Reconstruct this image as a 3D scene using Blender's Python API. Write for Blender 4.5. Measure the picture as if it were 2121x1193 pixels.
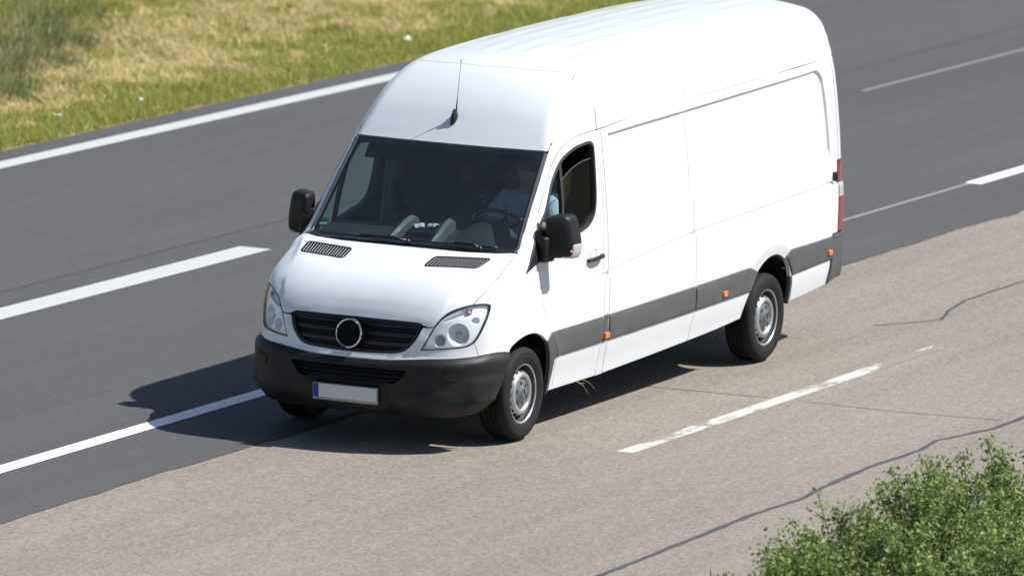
import bpy, bmesh, math, random
import numpy as np
from mathutils import Vector, Matrix
from mathutils.geometry import delaunay_2d_cdt

for o in list(bpy.data.objects): bpy.data.objects.remove(o)
scene=bpy.context.scene
COL=scene.collection
random.seed(4); RNG=np.random.default_rng(4)

# ------------------------------------------------------------------ camera
def set_camera(pos,yaw,pitch,roll,fpx):
    f=Vector((math.cos(pitch)*math.cos(yaw),math.cos(pitch)*math.sin(yaw),-math.sin(pitch)))
    r=f.cross(Vector((0,0,1))).normalized();u=r.cross(f)
    c,s=math.cos(roll),math.sin(roll);r,u=c*r+s*u,-s*r+c*u
    cd=bpy.data.cameras.new('camera');co=bpy.data.objects.new('camera',cd);COL.objects.link(co)
    M=Matrix((( r.x,u.x,-f.x,pos[0]),(r.y,u.y,-f.y,pos[1]),(r.z,u.z,-f.z,pos[2]),(0,0,0,1)))
    co.matrix_world=M
    cd.sensor_width=36;cd.sensor_fit='HORIZONTAL';cd.lens=36*fpx/2121
    cd.clip_start=1;cd.clip_end=2000
    cd.dof.use_dof=True;cd.dof.focus_distance=56.8;cd.dof.aperture_fstop=3.1
    scene.camera=co
set_camera((-51.5819,-25.9831,9.9686),math.radians(25.99),math.radians(8.7649),math.radians(1.4151),16371.7)

# ------------------------------------------------------------------ world, sun, exposure
TO_SUN=Vector((.35,-.707,1.0)).normalized()
elev=math.asin(TO_SUN.z)
world=bpy.data.worlds.new('World');scene.world=world;world.use_nodes=True
nt=world.node_tree;bg=nt.nodes['Background']
sky=nt.nodes.new('ShaderNodeTexSky');sky.sky_type='NISHITA';sky.sun_disc=False
sky.sun_elevation=elev;sky.sun_rotation=math.atan2(TO_SUN.x,TO_SUN.y)
sky.air_density=1.0;sky.dust_density=1.0;sky.ozone_density=1.0
nt.links.new(sky.outputs[0],bg.inputs[0]);bg.inputs[1].default_value=.078
sd=bpy.data.lights.new('sun','SUN');so=bpy.data.objects.new('sun',sd);COL.objects.link(so)
sd.energy=5.0;sd.angle=math.radians(.53);sd.color=(1.0,.975,.94)
so.rotation_euler=TO_SUN.to_track_quat('Z','Y').to_euler()
so.location=(0,0,30)
vs=scene.view_settings;vs.view_transform='Standard';vs.look='None';vs.exposure=.43;vs.gamma=1;vs.use_curve_mapping=False
scene.render.engine='CYCLES'
try:
    scene.cycles.max_bounces=10;scene.cycles.transparent_max_bounces=16
    scene.cycles.caustics_reflective=False;scene.cycles.caustics_refractive=False
except Exception: pass

# ------------------------------------------------------------------ helpers
def tag(o,label=None,cat=None,group=None,kind=None):
    if label:o['label']=label
    if cat:o['category']=cat
    if group:o['group']=group
    if kind:o['kind']=kind
    return o
def link(name,me,mat=None,parent=None):
    o=bpy.data.objects.new(name,me);COL.objects.link(o)
    if mat is not None:
        ms=mat if isinstance(mat,(list,tuple)) else [mat]
        if me.materials: me.materials.clear()
        for m in ms: me.materials.append(m)
    if parent is not None:o.parent=parent
    return o
def empty(name,loc=(0,0,0),rz=0):
    o=bpy.data.objects.new(name,None);COL.objects.link(o);o.location=loc;o.rotation_euler=(0,0,rz);o.empty_display_size=.2;return o
def mesh_from(name,verts,faces,smooth=True,normals=None):
    me=bpy.data.meshes.new(name);me.from_pydata([tuple(v) for v in verts],[],faces);me.update()
    if smooth: me.polygons.foreach_set('use_smooth',[True]*len(me.polygons))
    if normals is not None: me.normals_split_custom_set_from_vertices([tuple(n) for n in normals])
    return me
def bm_mesh(name,bm,smooth=False,angle=None):
    bmesh.ops.recalc_face_normals(bm,faces=bm.faces[:])
    me=bpy.data.meshes.new(name);bm.to_mesh(me);bm.free()
    if smooth:
        me.polygons.foreach_set('use_smooth',[True]*len(me.polygons))
        if angle is not None: me.set_sharp_from_angle(angle=math.radians(angle))
    return me
def bx(bm,c,s,rot=None,bevel=0,seg=2):
    M=Matrix.Translation(c)
    if rot is not None:M=M@rot.to_4x4()
    M=M@Matrix.Diagonal((*s,1))
    r=bmesh.ops.create_cube(bm,size=1,matrix=M)
    if bevel>0:
        es=list({e for v in r['verts'] for e in v.link_edges})
        bmesh.ops.bevel(bm,geom=es,offset=bevel,segments=seg,affect='EDGES',profile=.5)
def tube(bm,pts,rad,n=8,caps=True):
    pts=[Vector(p) for p in pts];rings=[]
    rads=rad if isinstance(rad,(list,tuple)) else [rad]*len(pts)
    t0=(pts[1]-pts[0]).normalized();a=t0.orthogonal().normalized()
    for i,p in enumerate(pts):
        t=(pts[min(i+1,len(pts)-1)]-pts[max(i-1,0)]).normalized()
        a=(a-t*a.dot(t)).normalized();b=t.cross(a)
        rings.append([bm.verts.new(p+(a*math.cos(k*2*math.pi/n)+b*math.sin(k*2*math.pi/n))*rads[i]) for k in range(n)])
    for i in range(len(rings)-1):
        for k in range(n):
            bm.faces.new((rings[i][k],rings[i][(k+1)%n],rings[i+1][(k+1)%n],rings[i+1][k]))
    if caps:
        bm.faces.new(rings[0][::-1]);bm.faces.new(rings[-1])
def lathe(bm,prof,n=48,axis='Y',close=False):
    """prof: list of (radius, offset along axis)"""
    rings=[]
    for r,o in prof:
        if r<1e-6:
            rings.append([bm.verts.new((0,o,0) if axis=='Y' else (0,0,o))]);continue
        ring=[]
        for k in range(n):
            a=2*math.pi*k/n;c,s=math.cos(a)*r,math.sin(a)*r
            ring.append(bm.verts.new((c,o,s) if axis=='Y' else (c,s,o)))
        rings.append(ring)
    prs=list(zip(rings,rings[1:]))+([(rings[-1],rings[0])] if close else [])
    for A,B in prs:
        if len(A)==1 and len(B)==1: continue
        for k in range(n):
            k2=(k+1)%n
            if len(A)==1: bm.faces.new((A[0],B[k],B[k2]))
            elif len(B)==1: bm.faces.new((A[k],A[k2],B[0]))
            else: bm.faces.new((A[k],A[k2],B[k2],B[k]))
def blob(bm,segs):
    pass

# ------------------------------------------------------------------ materials
def mat(name,col,rough=.5,metal=0.,coat=0.,coat_r=.05,spec=.5,bump=None,noise=None,emit=None):
    m=bpy.data.materials.new(name);m.use_nodes=True;t=m.node_tree;b=t.nodes['Principled BSDF']
    b.inputs['Base Color'].default_value=(*col,1);b.inputs['Roughness'].default_value=rough;b.inputs['Metallic'].default_value=metal
    b.inputs['Coat Weight'].default_value=coat;b.inputs['Coat Roughness'].default_value=coat_r
    b.inputs['Specular IOR Level'].default_value=spec
    tc=t.nodes.new('ShaderNodeTexCoord')
    if noise:   # (scale, amount, detail)
        n=t.nodes.new('ShaderNodeTexNoise');n.inputs['Scale'].default_value=noise[0];n.inputs['Detail'].default_value=noise[2] if len(noise)>2 else 4
        t.links.new(tc.outputs['Object'],n.inputs['Vector'])
        r=t.nodes.new('ShaderNodeMapRange');r.inputs[1].default_value=.25;r.inputs[2].default_value=.75
        r.inputs[3].default_value=1-noise[1];r.inputs[4].default_value=1+noise[1]
        t.links.new(n.outputs['Fac'],r.inputs[0])
        mx=t.nodes.new('ShaderNodeMix');mx.data_type='RGBA';mx.blend_type='MULTIPLY';mx.inputs[0].default_value=1
        mx.inputs[6].default_value=(*col,1);t.links.new(r.outputs[0],mx.inputs[7]);t.links.new(mx.outputs[2],b.inputs['Base Color'])
    if bump:    # (scale, strength)
        n=t.nodes.new('ShaderNodeTexNoise');n.inputs['Scale'].default_value=bump[0];n.inputs['Detail'].default_value=3
        t.links.new(tc.outputs['Object'],n.inputs['Vector'])
        bp=t.nodes.new('ShaderNodeBump');bp.inputs['Strength'].default_value=bump[1];bp.inputs['Distance'].default_value=.005
        t.links.new(n.outputs['Fac'],bp.inputs['Height']);t.links.new(bp.outputs[0],b.inputs['Normal'])
    return m
def glass(name,tint,specks=0.,refl=.06,rough=0.):
    m=bpy.data.materials.new(name);m.use_nodes=True;t=m.node_tree;t.nodes.clear()
    out=t.nodes.new('ShaderNodeOutputMaterial');tr=t.nodes.new('ShaderNodeBsdfTransparent');tr.inputs[0].default_value=(*tint,1)
    gl=t.nodes.new('ShaderNodeBsdfGlossy');gl.inputs['Roughness'].default_value=rough
    lw=t.nodes.new('ShaderNodeLayerWeight');lw.inputs[0].default_value=.5    # Schlick reflectance, the same from both sides of the pane
    pw=t.nodes.new('ShaderNodeMath');pw.operation='POWER';pw.inputs[1].default_value=5;t.links.new(lw.outputs['Facing'],pw.inputs[0])
    fr=t.nodes.new('ShaderNodeMapRange');fr.inputs[3].default_value=refl;fr.inputs[4].default_value=1;t.links.new(pw.outputs[0],fr.inputs[0])
    mx=t.nodes.new('ShaderNodeMixShader');t.links.new(fr.outputs[0],mx.inputs[0]);t.links.new(tr.outputs[0],mx.inputs[1]);t.links.new(gl.outputs[0],mx.inputs[2])
    last=mx
    if specks>0:
        tc=t.nodes.new('ShaderNodeTexCoord')
        v=t.nodes.new('ShaderNodeTexVoronoi');v.inputs['Scale'].default_value=52
        n=t.nodes.new('ShaderNodeTexNoise');n.inputs['Scale'].default_value=5;n.inputs['Detail'].default_value=6
        t.links.new(tc.outputs['Object'],v.inputs['Vector']);t.links.new(tc.outputs['Object'],n.inputs['Vector'])
        w=t.nodes.new('ShaderNodeTexWhiteNoise');t.links.new(v.outputs['Position'],w.inputs['Vector'])
        # speck radius varies per cell: most cells have none
        r=t.nodes.new('ShaderNodeMapRange');r.inputs[1].default_value=.84;r.inputs[2].default_value=1;r.inputs[3].default_value=0;r.inputs[4].default_value=.12
        t.links.new(w.outputs['Value'],r.inputs[0])
        lt=t.nodes.new('ShaderNodeMath');lt.operation='LESS_THAN';t.links.new(v.outputs['Distance'],lt.inputs[0]);t.links.new(r.outputs[0],lt.inputs[1])
        mu=t.nodes.new('ShaderNodeMath');mu.operation='MULTIPLY';mu.inputs[1].default_value=specks;t.links.new(lt.outputs[0],mu.inputs[0])
        # thin film of dust
        rr=t.nodes.new('ShaderNodeMapRange');rr.inputs[1].default_value=.42;rr.inputs[2].default_value=.8;rr.inputs[3].default_value=0.014;rr.inputs[4].default_value=.026
        t.links.new(n.outputs['Fac'],rr.inputs[0])
        ad=t.nodes.new('ShaderNodeMath');ad.operation='ADD';ad.use_clamp=True;t.links.new(mu.outputs[0],ad.inputs[0]);t.links.new(rr.outputs[0],ad.inputs[1])
        df=t.nodes.new('ShaderNodeBsdfDiffuse');df.inputs[0].default_value=(.6,.62,.6,1)
        m2=t.nodes.new('ShaderNodeMixShader');t.links.new(ad.outputs[0],m2.inputs[0]);t.links.new(mx.outputs[0],m2.inputs[1]);t.links.new(df.outputs[0],m2.inputs[2]);last=m2
    t.links.new(last.outputs[0],out.inputs[0]);return m

M={}
M['white']=mat('white_paint',(.72,.74,.765),.32,0,.6,.04,noise=(1.3,.012,5))
def road_film(m,col,z0,z1,amt):
    t=m.node_tree;b=t.nodes['Principled BSDF'];L=t.links.new;tc=t.nodes.new('ShaderNodeTexCoord')
    sp=t.nodes.new('ShaderNodeSeparateXYZ');L(tc.outputs['Object'],sp.inputs[0])
    r=t.nodes.new('ShaderNodeMapRange');r.inputs[1].default_value=z0;r.inputs[2].default_value=z1;r.inputs[3].default_value=1;r.inputs[4].default_value=0;L(sp.outputs['Z'],r.inputs[0])
    n=t.nodes.new('ShaderNodeTexNoise');n.inputs['Scale'].default_value=6;n.inputs['Detail'].default_value=8;n.inputs['Roughness'].default_value=.7;L(tc.outputs['Object'],n.inputs['Vector'])
    q=t.nodes.new('ShaderNodeMapRange');q.inputs[1].default_value=.40;q.inputs[2].default_value=.72;q.inputs[3].default_value=0;q.inputs[4].default_value=amt;L(n.outputs['Fac'],q.inputs[0])
    mu=t.nodes.new('ShaderNodeMath');mu.operation='MULTIPLY';L(r.outputs[0],mu.inputs[0]);L(q.outputs[0],mu.inputs[1])
    src=b.inputs['Base Color'].links[0].from_socket if b.inputs['Base Color'].links else None
    x=t.nodes.new('ShaderNodeMix');x.data_type='RGBA';L(mu.outputs[0],x.inputs[0])
    if src:L(src,x.inputs[6])
    else:x.inputs[6].default_value=b.inputs['Base Color'].default_value
    x.inputs[7].default_value=(*col,1);L(x.outputs[2],b.inputs['Base Color'])
road_film(M['white'],(.42,.38,.33),.30,.85,.06)
M['plastic']=mat('dark_plastic',(.012,.012,.0135),.5,spec=.3,bump=(260,.12),noise=(4,.12,5))
M['clad']=mat('grey_cladding',(.074,.075,.079),.55,bump=(220,.15),noise=(5,.10,6))
road_film(M['plastic'],(.10,.095,.085),.25,.75,.30);road_film(M['clad'],(.17,.16,.14),.55,1.0,.35)
M['black']=mat('black_trim',(.012,.012,.013),.4)
M['seal']=mat('rubber_seal',(.03,.031,.034),.5)
M['trimgrey']=mat('pillar_trim',(.09,.095,.10),.35)
M['matte']=mat('matte_black',(.008,.008,.008),.9,spec=.15)
M['lining']=mat('cab_lining',(.013,.014,.017),.85,spec=.2)
M['dash']=mat('dash_plastic',(.034,.037,.039),.6,bump=(150,.1))
M['dashtrim']=mat('dash_trim',(.15,.155,.155),.5)
M['chrome']=mat('chrome',(.75,.76,.78),.09,1.)
M['reflector']=mat('lamp_reflector',(.86,.90,.97),.25,.35)
M['lampbezel']=mat('lamp_bezel',(.93,.945,.96),.25,.1)
M['steel']=mat('wheel_silver',(.52,.53,.54),.34,.75,noise=(30,.08,4))
M['steel_dark']=mat('wheel_barrel',(.10,.10,.105),.45,.6)
M['hubcap']=mat('hub_cap_grey',(.14,.145,.155),.45,.2)
M['rubber']=mat('tyre_rubber',(.012,.012,.012),.75,spec=.3,bump=(120,.1),noise=(14,.15,4))
M['orange']=mat('orange_lens',(.85,.20,.02),.2,0,.5)
M['red']=mat('red_lens',(.22,.009,.012),.2,0,.6)
M['clear']=mat('clear_lens',(.42,.43,.44),.2,0,.6)
M['blue']=mat('plate_blue',(.012,.05,.32),.4)
M['plate']=mat('plate_white',(.66,.67,.70),.45,noise=(60,.03))
M['holder']=mat('plate_holder',(.34,.33,.30),.45)
M['green']=mat('sticker_green',(.0,.20,.13),.5)
M['paper']=mat('paper_white',(.85,.86,.86),.8)
M['glass_ws']=glass('windscreen_glass',(.60,.69,.70),.55,.085)
M['glass_side']=glass('side_glass',(.66,.80,.76),0,.028)
M['lens']=glass('lamp_lens',(.98,.985,.99),0,.05)
M['mirror']=mat('mirror_glass',(.85,.87,.88),.02,1.)
M['shirt']=mat('light_blue_shirt',(.42,.50,.64),.85,bump=(40,.4),spec=.2)
M['skin']=mat('skin',(.40,.25,.15),.55)
M['hair']=mat('dark_hair',(.03,.02,.015),.7)
M['jeans']=mat('dark_trousers',(.03,.035,.05),.9)
M['seat']=mat('seat_fabric',(.035,.037,.042),.95,spec=.1)
M['wheelrim_int']=mat('steering_leather',(.018,.018,.02),.5)

# ================================================================== the setting
def sheet(name,x0,x1,y0,y1,z,m,parent=None,nx=1,edge=None):
    """flat rectangle; edge(x)->dy makes the low-y side uneven"""
    vs=[];fs=[]
    for i in range(nx+1):
        x=x0+(x1-x0)*i/nx;d=edge(x) if edge else 0
        vs+=[(x,y0+d,z),(x,y1,z)]
    for i in range(nx):fs.append((2*i,2*i+2,2*i+3,2*i+1))
    return link(name,mesh_from(name,vs,fs,False),m,parent)

def asphalt(name,c1,c2,grain,streak=1.,patch=.10,tintc=None):
    m=bpy.data.materials.new(name);m.use_nodes=True;t=m.node_tree;b=t.nodes['Principled BSDF'];L=t.links.new
    b.inputs['Roughness'].default_value=.85;b.inputs['Specular IOR Level'].default_value=.25
    tc=t.nodes.new('ShaderNodeTexCoord')
    def noise(scale,detail,sx=1.,rough=.6):
        mp=t.nodes.new('ShaderNodeMapping');mp.inputs['Scale'].default_value=(sx,1,1);L(tc.outputs['Object'],mp.inputs[0])
        n=t.nodes.new('ShaderNodeTexNoise');n.inputs['Scale'].default_value=scale;n.inputs['Detail'].default_value=detail;n.inputs['Roughness'].default_value=rough
        L(mp.outputs[0],n.inputs['Vector']);return n.outputs['Fac']
    def rng(s,a,b_,c,d):
        r=t.nodes.new('ShaderNodeMapRange');r.inputs[1].default_value=a;r.inputs[2].default_value=b_;r.inputs[3].default_value=c;r.inputs[4].default_value=d
        L(s,r.inputs[0]);return r.outputs[0]
    def mixc(f,a,bb,mode='MIX'):
        x=t.nodes.new('ShaderNodeMix');x.data_type='RGBA';x.blend_type=mode
        for i,v in((0,f),(6,a),(7,bb)):
            if isinstance(v,(int,float)):x.inputs[i].default_value=v
            elif isinstance(v,tuple):x.inputs[i].default_value=(*v,1)
            else:L(v,x.inputs[i])
        return x.outputs[2]
    g=noise(grain,3,.45,.65)
    col=mixc(rng(g,.34,.66,0,1),c1,c2)
    fine=noise(grain*2.6,2,.6)
    col=mixc(1.,col,rng(fine,.3,.7,.90,1.10),'MULTIPLY')
    pt=noise(.7,5,.16)             # long wear streaks along the lane
    col=mixc(1.,col,rng(pt,.3,.7,1-patch,1+patch),'MULTIPLY')
    st=noise(3.1,3,.05)
    col=mixc(1.,col,rng(st,.3,.7,1-.05*streak,1+.05*streak),'MULTIPLY')
    if tintc:
        col=mixc(rng(noise(.9,4,.5),.52,.7,0,.55),col,tintc)
    L(col,b.inputs['Base Color'])
    bp=t.nodes.new('ShaderNodeBump');bp.inputs['Strength'].default_value=.35;bp.inputs['Distance'].default_value=.006
    L(g,bp.inputs['Height']);L(bp.outputs[0],b.inputs['Normal']);return m
M['dark_asphalt']=asphalt('dark_asphalt',(.072,.071,.073),(.094,.092,.094),60,1.0,.085)
M['tan_asphalt']=asphalt('tan_asphalt',(.172,.152,.130),(.282,.251,.216),52,1.3,.075)
M['tar']=mat('tar',(.062,.062,.068),.6,noise=(9,.2,4))
M['tar_light']=mat('worn_tar',(.095,.090,.087),.7,noise=(7,.25,5))
def paint(name,base,wear,under,scale=(3,1,1)):
    m=mat(name,base,.6);t=m.node_tree;b=t.nodes['Principled BSDF'];L=t.links.new
    tc=t.nodes.new('ShaderNodeTexCoord');mp=t.nodes.new('ShaderNodeMapping');mp.inputs['Scale'].default_value=(.35,1,1);L(tc.outputs['Object'],mp.inputs[0])
    n=t.nodes.new('ShaderNodeTexNoise');n.inputs['Scale'].default_value=14;n.inputs['Detail'].default_value=7;n.inputs['Roughness'].default_value=.7;L(mp.outputs[0],n.inputs['Vector'])
    n2=t.nodes.new('ShaderNodeTexNoise');n2.inputs['Scale'].default_value=1.5;n2.inputs['Detail'].default_value=2;L(tc.outputs['Object'],n2.inputs['Vector'])
    ad=t.nodes.new('ShaderNodeMath');ad.operation='ADD';L(n.outputs['Fac'],ad.inputs[0]);L(n2.outputs['Fac'],ad.inputs[1])
    r=t.nodes.new('ShaderNodeMapRange');r.inputs[1].default_value=1.12-wear;r.inputs[2].default_value=1.24-wear;L(ad.outputs[0],r.inputs[0])
    x=t.nodes.new('ShaderNodeMix');x.data_type='RGBA';L(r.outputs[0],x.inputs[0]);x.inputs[6].default_value=(*base,1);x.inputs[7].default_value=(*under,1)
    L(x.outputs[2],b.inputs['Base Color']);return m
M['line']=paint('line_paint',(.80,.81,.81),-.26,(.4,.4,.4))
M['line_grey']=paint('line_paint_dusty',(.47,.48,.475),-.20,(.36,.36,.36))
M['line_worn']=paint('line_paint_worn',(.50,.49,.465),.05,(.235,.212,.186))
M['line_thin']=paint('line_paint_thin',(.27,.27,.28),-.02,(.17,.17,.17))

M['soil']=mat('verge_soil',(.22,.19,.09),.95,noise=(3,.35,6),bump=(20,.6))
g=sheet('ground',-400,500,-400,400,-.06,mat('meadow',(.05,.065,.024),.95,noise=(.4,.4,8)));tag(g,kind='structure')
wob=lambda x:.012*math.sin(x*1.7)+.009*math.sin(x*4.3+1)+.006*math.sin(x*9.1)+(.05*math.exp(-((x-13.05)/.22)**2)*-1)
road=sheet('road',-300,400,-4.9,9.9,-.009,M['tan_asphalt']);tag(road,kind='structure')
dark=sheet('asphalt_lane',-120,160,.60,9.9,-.004,M['dark_asphalt'],road,2800,wob)
def worn_dash():
    m=M['line_worn'];t=m.node_tree;L=t.links.new
    ad=[n for n in t.nodes if n.type=='MATH' and n.operation=='ADD'][0];r=ad.outputs[0].links[0].to_node
    tc=[n for n in t.nodes if n.type=='TEX_COORD'][0];sp=t.nodes.new('ShaderNodeSeparateXYZ');L(tc.outputs['Object'],sp.inputs[0])
    a=t.nodes.new('ShaderNodeMath');a.operation='SUBTRACT';a.inputs[1].default_value=1.9;L(sp.outputs['X'],a.inputs[0])
    p=t.nodes.new('ShaderNodeMath');p.operation='POWER';p.inputs[1].default_value=2;L(a.outputs[0],p.inputs[0])
    q=t.nodes.new('ShaderNodeMath');q.operation='MULTIPLY_ADD';q.inputs[1].default_value=.024;L(p.outputs[0],q.inputs[0]);L(ad.outputs[0],q.inputs[2])
    L(q.outputs[0],r.inputs[0])
worn_dash()
def marking(x0,x1,yc,w,m,z=0.0,name='lane_marking',skew=0):
    vs=[(x0,yc-w/2,z),(x1,yc-w/2,z),(x1,yc+w/2,z),(x0,yc+w/2,z)]
    return link(name,mesh_from(name,vs,[(0,1,2,3)],False),m,road)
marking(-60,120,9.44,.235,M['line_grey'])                       # edge line by the verge
for x0,x1 in((-4.7+6-6,7.28),(-28,-16.5),(33,45)): marking(x0,x1,5.15,.30,M['line_grey'])
marking(20.1,33,5.135,.045,M['line_thin'])
for x0,x1 in((-5.0-2,.92),(14.62,26),(-28,-17)): marking(x0,x1,1.63,.165,M['line'])
marking(.93,14.6,1.66,.045,M['line_thin'])
marking(0.0,5.85,-1.785,.135,M['line_worn'],-.0075)
marking(-19,-13,-1.785,.135,M['line_worn'],-.0075);marking(18,24,-1.785,.135,M['line_worn'],-.0075)
def ribbon(name,pts,w,m,z):
    P=[Vector((a,b,0)) for a,b in pts];Q=[]
    for i in range(len(P)-1):
        k=max(2,int((P[i+1]-P[i]).length/.12))
        for j in range(k):Q.append(P[i].lerp(P[i+1],j/k))
    Q.append(P[-1]);vs=[];fs=[]
    for i,q in enumerate(Q):
        t=(Q[min(i+1,len(Q)-1)]-Q[max(i-1,0)]).normalized();n=Vector((-t.y,t.x,0))
        ww=w*(.75+.5*random.random())/2;j=n*random.uniform(-.006,.006)
        vs+=[tuple(q+j+n*ww+Vector((0,0,z))),tuple(q+j-n*ww+Vector((0,0,z)))]
    for i in range(len(Q)-1):fs.append((2*i,2*i+1,2*i+3,2*i+2))
    return link(name,mesh_from(name,vs,fs,False),m,road)
ribbon('tar_seam',[(-40,-3.75),(-12,-3.72),(-4.44,-3.70),(-2.96,-3.66),(-1.76,-3.62),(-1.01,-3.66),(-.54,-3.60),(.44,-3.54),(1.31,-3.57),(1.76,-3.51),(2.5,-3.66),(3.09,-3.66),(14,-3.62)],.05,M['tar'],-.0085)
ribbon('tar_seam',[(2.75,-.2),(2.75,-.89),(2.79,-1.3),(2.80,-1.66)],.026,M['tar'],-.0085)
ribbon('tar_seam',[(2.79,-1.92),(2.79,-2.11),(2.78,-2.76),(2.88,-3.58)],.032,M['tar_light'],-.0088)
ribbon('tar_seam',[(6.51,-.93),(6.88,-1.15),(7.11,-1.27),(7.61,-1.12),(8.17,-1.03),(9.45,-1.02),(30,-1.05)],.03,M['tar'],-.0085)
ribbon('paving_joint',[(-40,5.74),(8.9,5.71)],.014,M['tar'],-.001)
ribbon('paving_joint',[(8.9,5.72),(21.3,5.9),(24,5.95),(60,5.95)],.018,M['tar'],-.001)

# verge : gently uneven bank with grass
def vh(x,y):
    return -.03+.05*np.clip((y-9.9)/.8,0,1)+.055*np.clip(y-12.3,0,30)+.03*np.sin(x*.9+y*.6)*np.clip((y-10)/1.5,0,1)+.018*np.sin(x*2.3-y*1.9)*np.clip((y-10)/1,0,1)
nx,ny=120,44
xs=np.linspace(-60,140,nx);ys=9.86+(np.linspace(0,1,ny)**2)*70
X,Y=np.meshgrid(xs,ys,indexing='ij');Z=vh(X,Y);Z[:,0]-=.05
vv=np.stack([X.ravel(),Y.ravel(),Z.ravel()],1)
ff=[(i*ny+j,(i+1)*ny+j,(i+1)*ny+j+1,i*ny+j+1) for i in range(nx-1) for j in range(ny-1)]
tag(link('verge',mesh_from('verge',vv,ff),M['soil']),kind='structure')
sv=sheet('roadside_strip',-200,200,-40,-4.85,-.005,mat('roadside_grass',(.045,.06,.02),.95,noise=(3,.5,7),bump=(12,.8)));tag(sv,kind='structure')

def vnoise(x,y,s,seed):
    """cheap value noise on numpy arrays, 0..1"""
    x=x*s+seed*17.3;y=y*s+seed*5.7;xi=np.floor(x);yi=np.floor(y);fx=x-xi;fy=y-yi
    h=lambda a,b:np.modf(np.abs(np.sin(a*127.1+b*311.7+seed*74.7)*43758.5453))[0]
    fx=fx*fx*(3-2*fx);fy=fy*fy*(3-2*fy)
    return (h(xi,yi)*(1-fx)+h(xi+1,yi)*fx)*(1-fy)+(h(xi,yi+1)*(1-fx)+h(xi+1,yi+1)*fx)*fy
def fast_mesh(name,V,tri,col):
    me=bpy.data.meshes.new(name);n=len(V);m=len(tri)
    me.vertices.add(n);me.vertices.foreach_set('co',V.astype(np.float32).ravel())
    me.loops.add(m*3);me.loops.foreach_set('vertex_index',tri.astype(np.int32).ravel())
    me.polygons.add(m);me.polygons.foreach_set('loop_start',np.arange(0,m*3,3,dtype=np.int32))
    me.update(calc_edges=True)
    a=me.color_attributes.new('Col','FLOAT_COLOR','POINT')
    a.data.foreach_set('color',np.concatenate([col,np.ones((n,1))],1).astype(np.float32).ravel())
    me.validate();return me
def leafmat(name,trans=.35,rough=.6):
    m=bpy.data.materials.new(name);m.use_nodes=True;t=m.node_tree;t.nodes.clear();L=t.links.new
    o=t.nodes.new('ShaderNodeOutputMaterial');a=t.nodes.new('ShaderNodeVertexColor');a.layer_name='Col'
    p=t.nodes.new('ShaderNodeBsdfPrincipled');p.inputs['Roughness'].default_value=rough;p.inputs['Specular IOR Level'].default_value=.3
    tr=t.nodes.new('ShaderNodeBsdfTranslucent');mx=t.nodes.new('ShaderNodeMixShader');mx.inputs[0].default_value=trans
    L(a.outputs[0],p.inputs['Base Color']);L(a.outputs[0],tr.inputs[0]);L(p.outputs[0],mx.inputs[1]);L(tr.outputs[0],mx.inputs[2]);L(mx.outputs[0],o.inputs[0]);return m
M['blade']=leafmat('grass_blades');M['leaf']=leafmat('shrub_leaves',.35,.5)
def blades(name,x,y,z,h,lean,az,w,col,mt):
    """curved blades: 3 segments-> 5 verts, 3 tris each; per-blade arrays"""
    n=len(x);d=np.stack([np.cos(az),np.sin(az)],1);s=np.stack([-d[:,1],d[:,0]],1)
    tw=RNG.uniform(-.7,.7,n);sx=s*np.cos(tw)[:,None]+d*np.sin(tw)[:,None]
    V=np.zeros((n,5,3))
    for k,(f,ww) in enumerate(((0,1),(.55,.75),(1,0))):
        hor=h*np.sin(lean)*f**1.5;ver=h*(np.cos(lean)*f+ (1-np.cos(lean))*.12*np.sin(f*np.pi))
        cx=x+d[:,0]*hor;cy=y+d[:,1]*hor;cz=z+ver
        if k<2:
            V[:,2*k]=np.stack([cx-sx[:,0]*w*ww,cy-sx[:,1]*w*ww,cz],1);V[:,2*k+1]=np.stack([cx+sx[:,0]*w*ww,cy+sx[:,1]*w*ww,cz],1)
        else:V[:,4]=np.stack([cx,cy,cz],1)
    b=np.arange(n)[:,None]*5
    tri=np.concatenate([b+np.array([[0,1,3]]),b+np.array([[0,3,2]]),b+np.array([[2,3,4]])],0)
    return fast_mesh(name,V.reshape(-1,3),tri,np.repeat(col,5,0))
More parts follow.
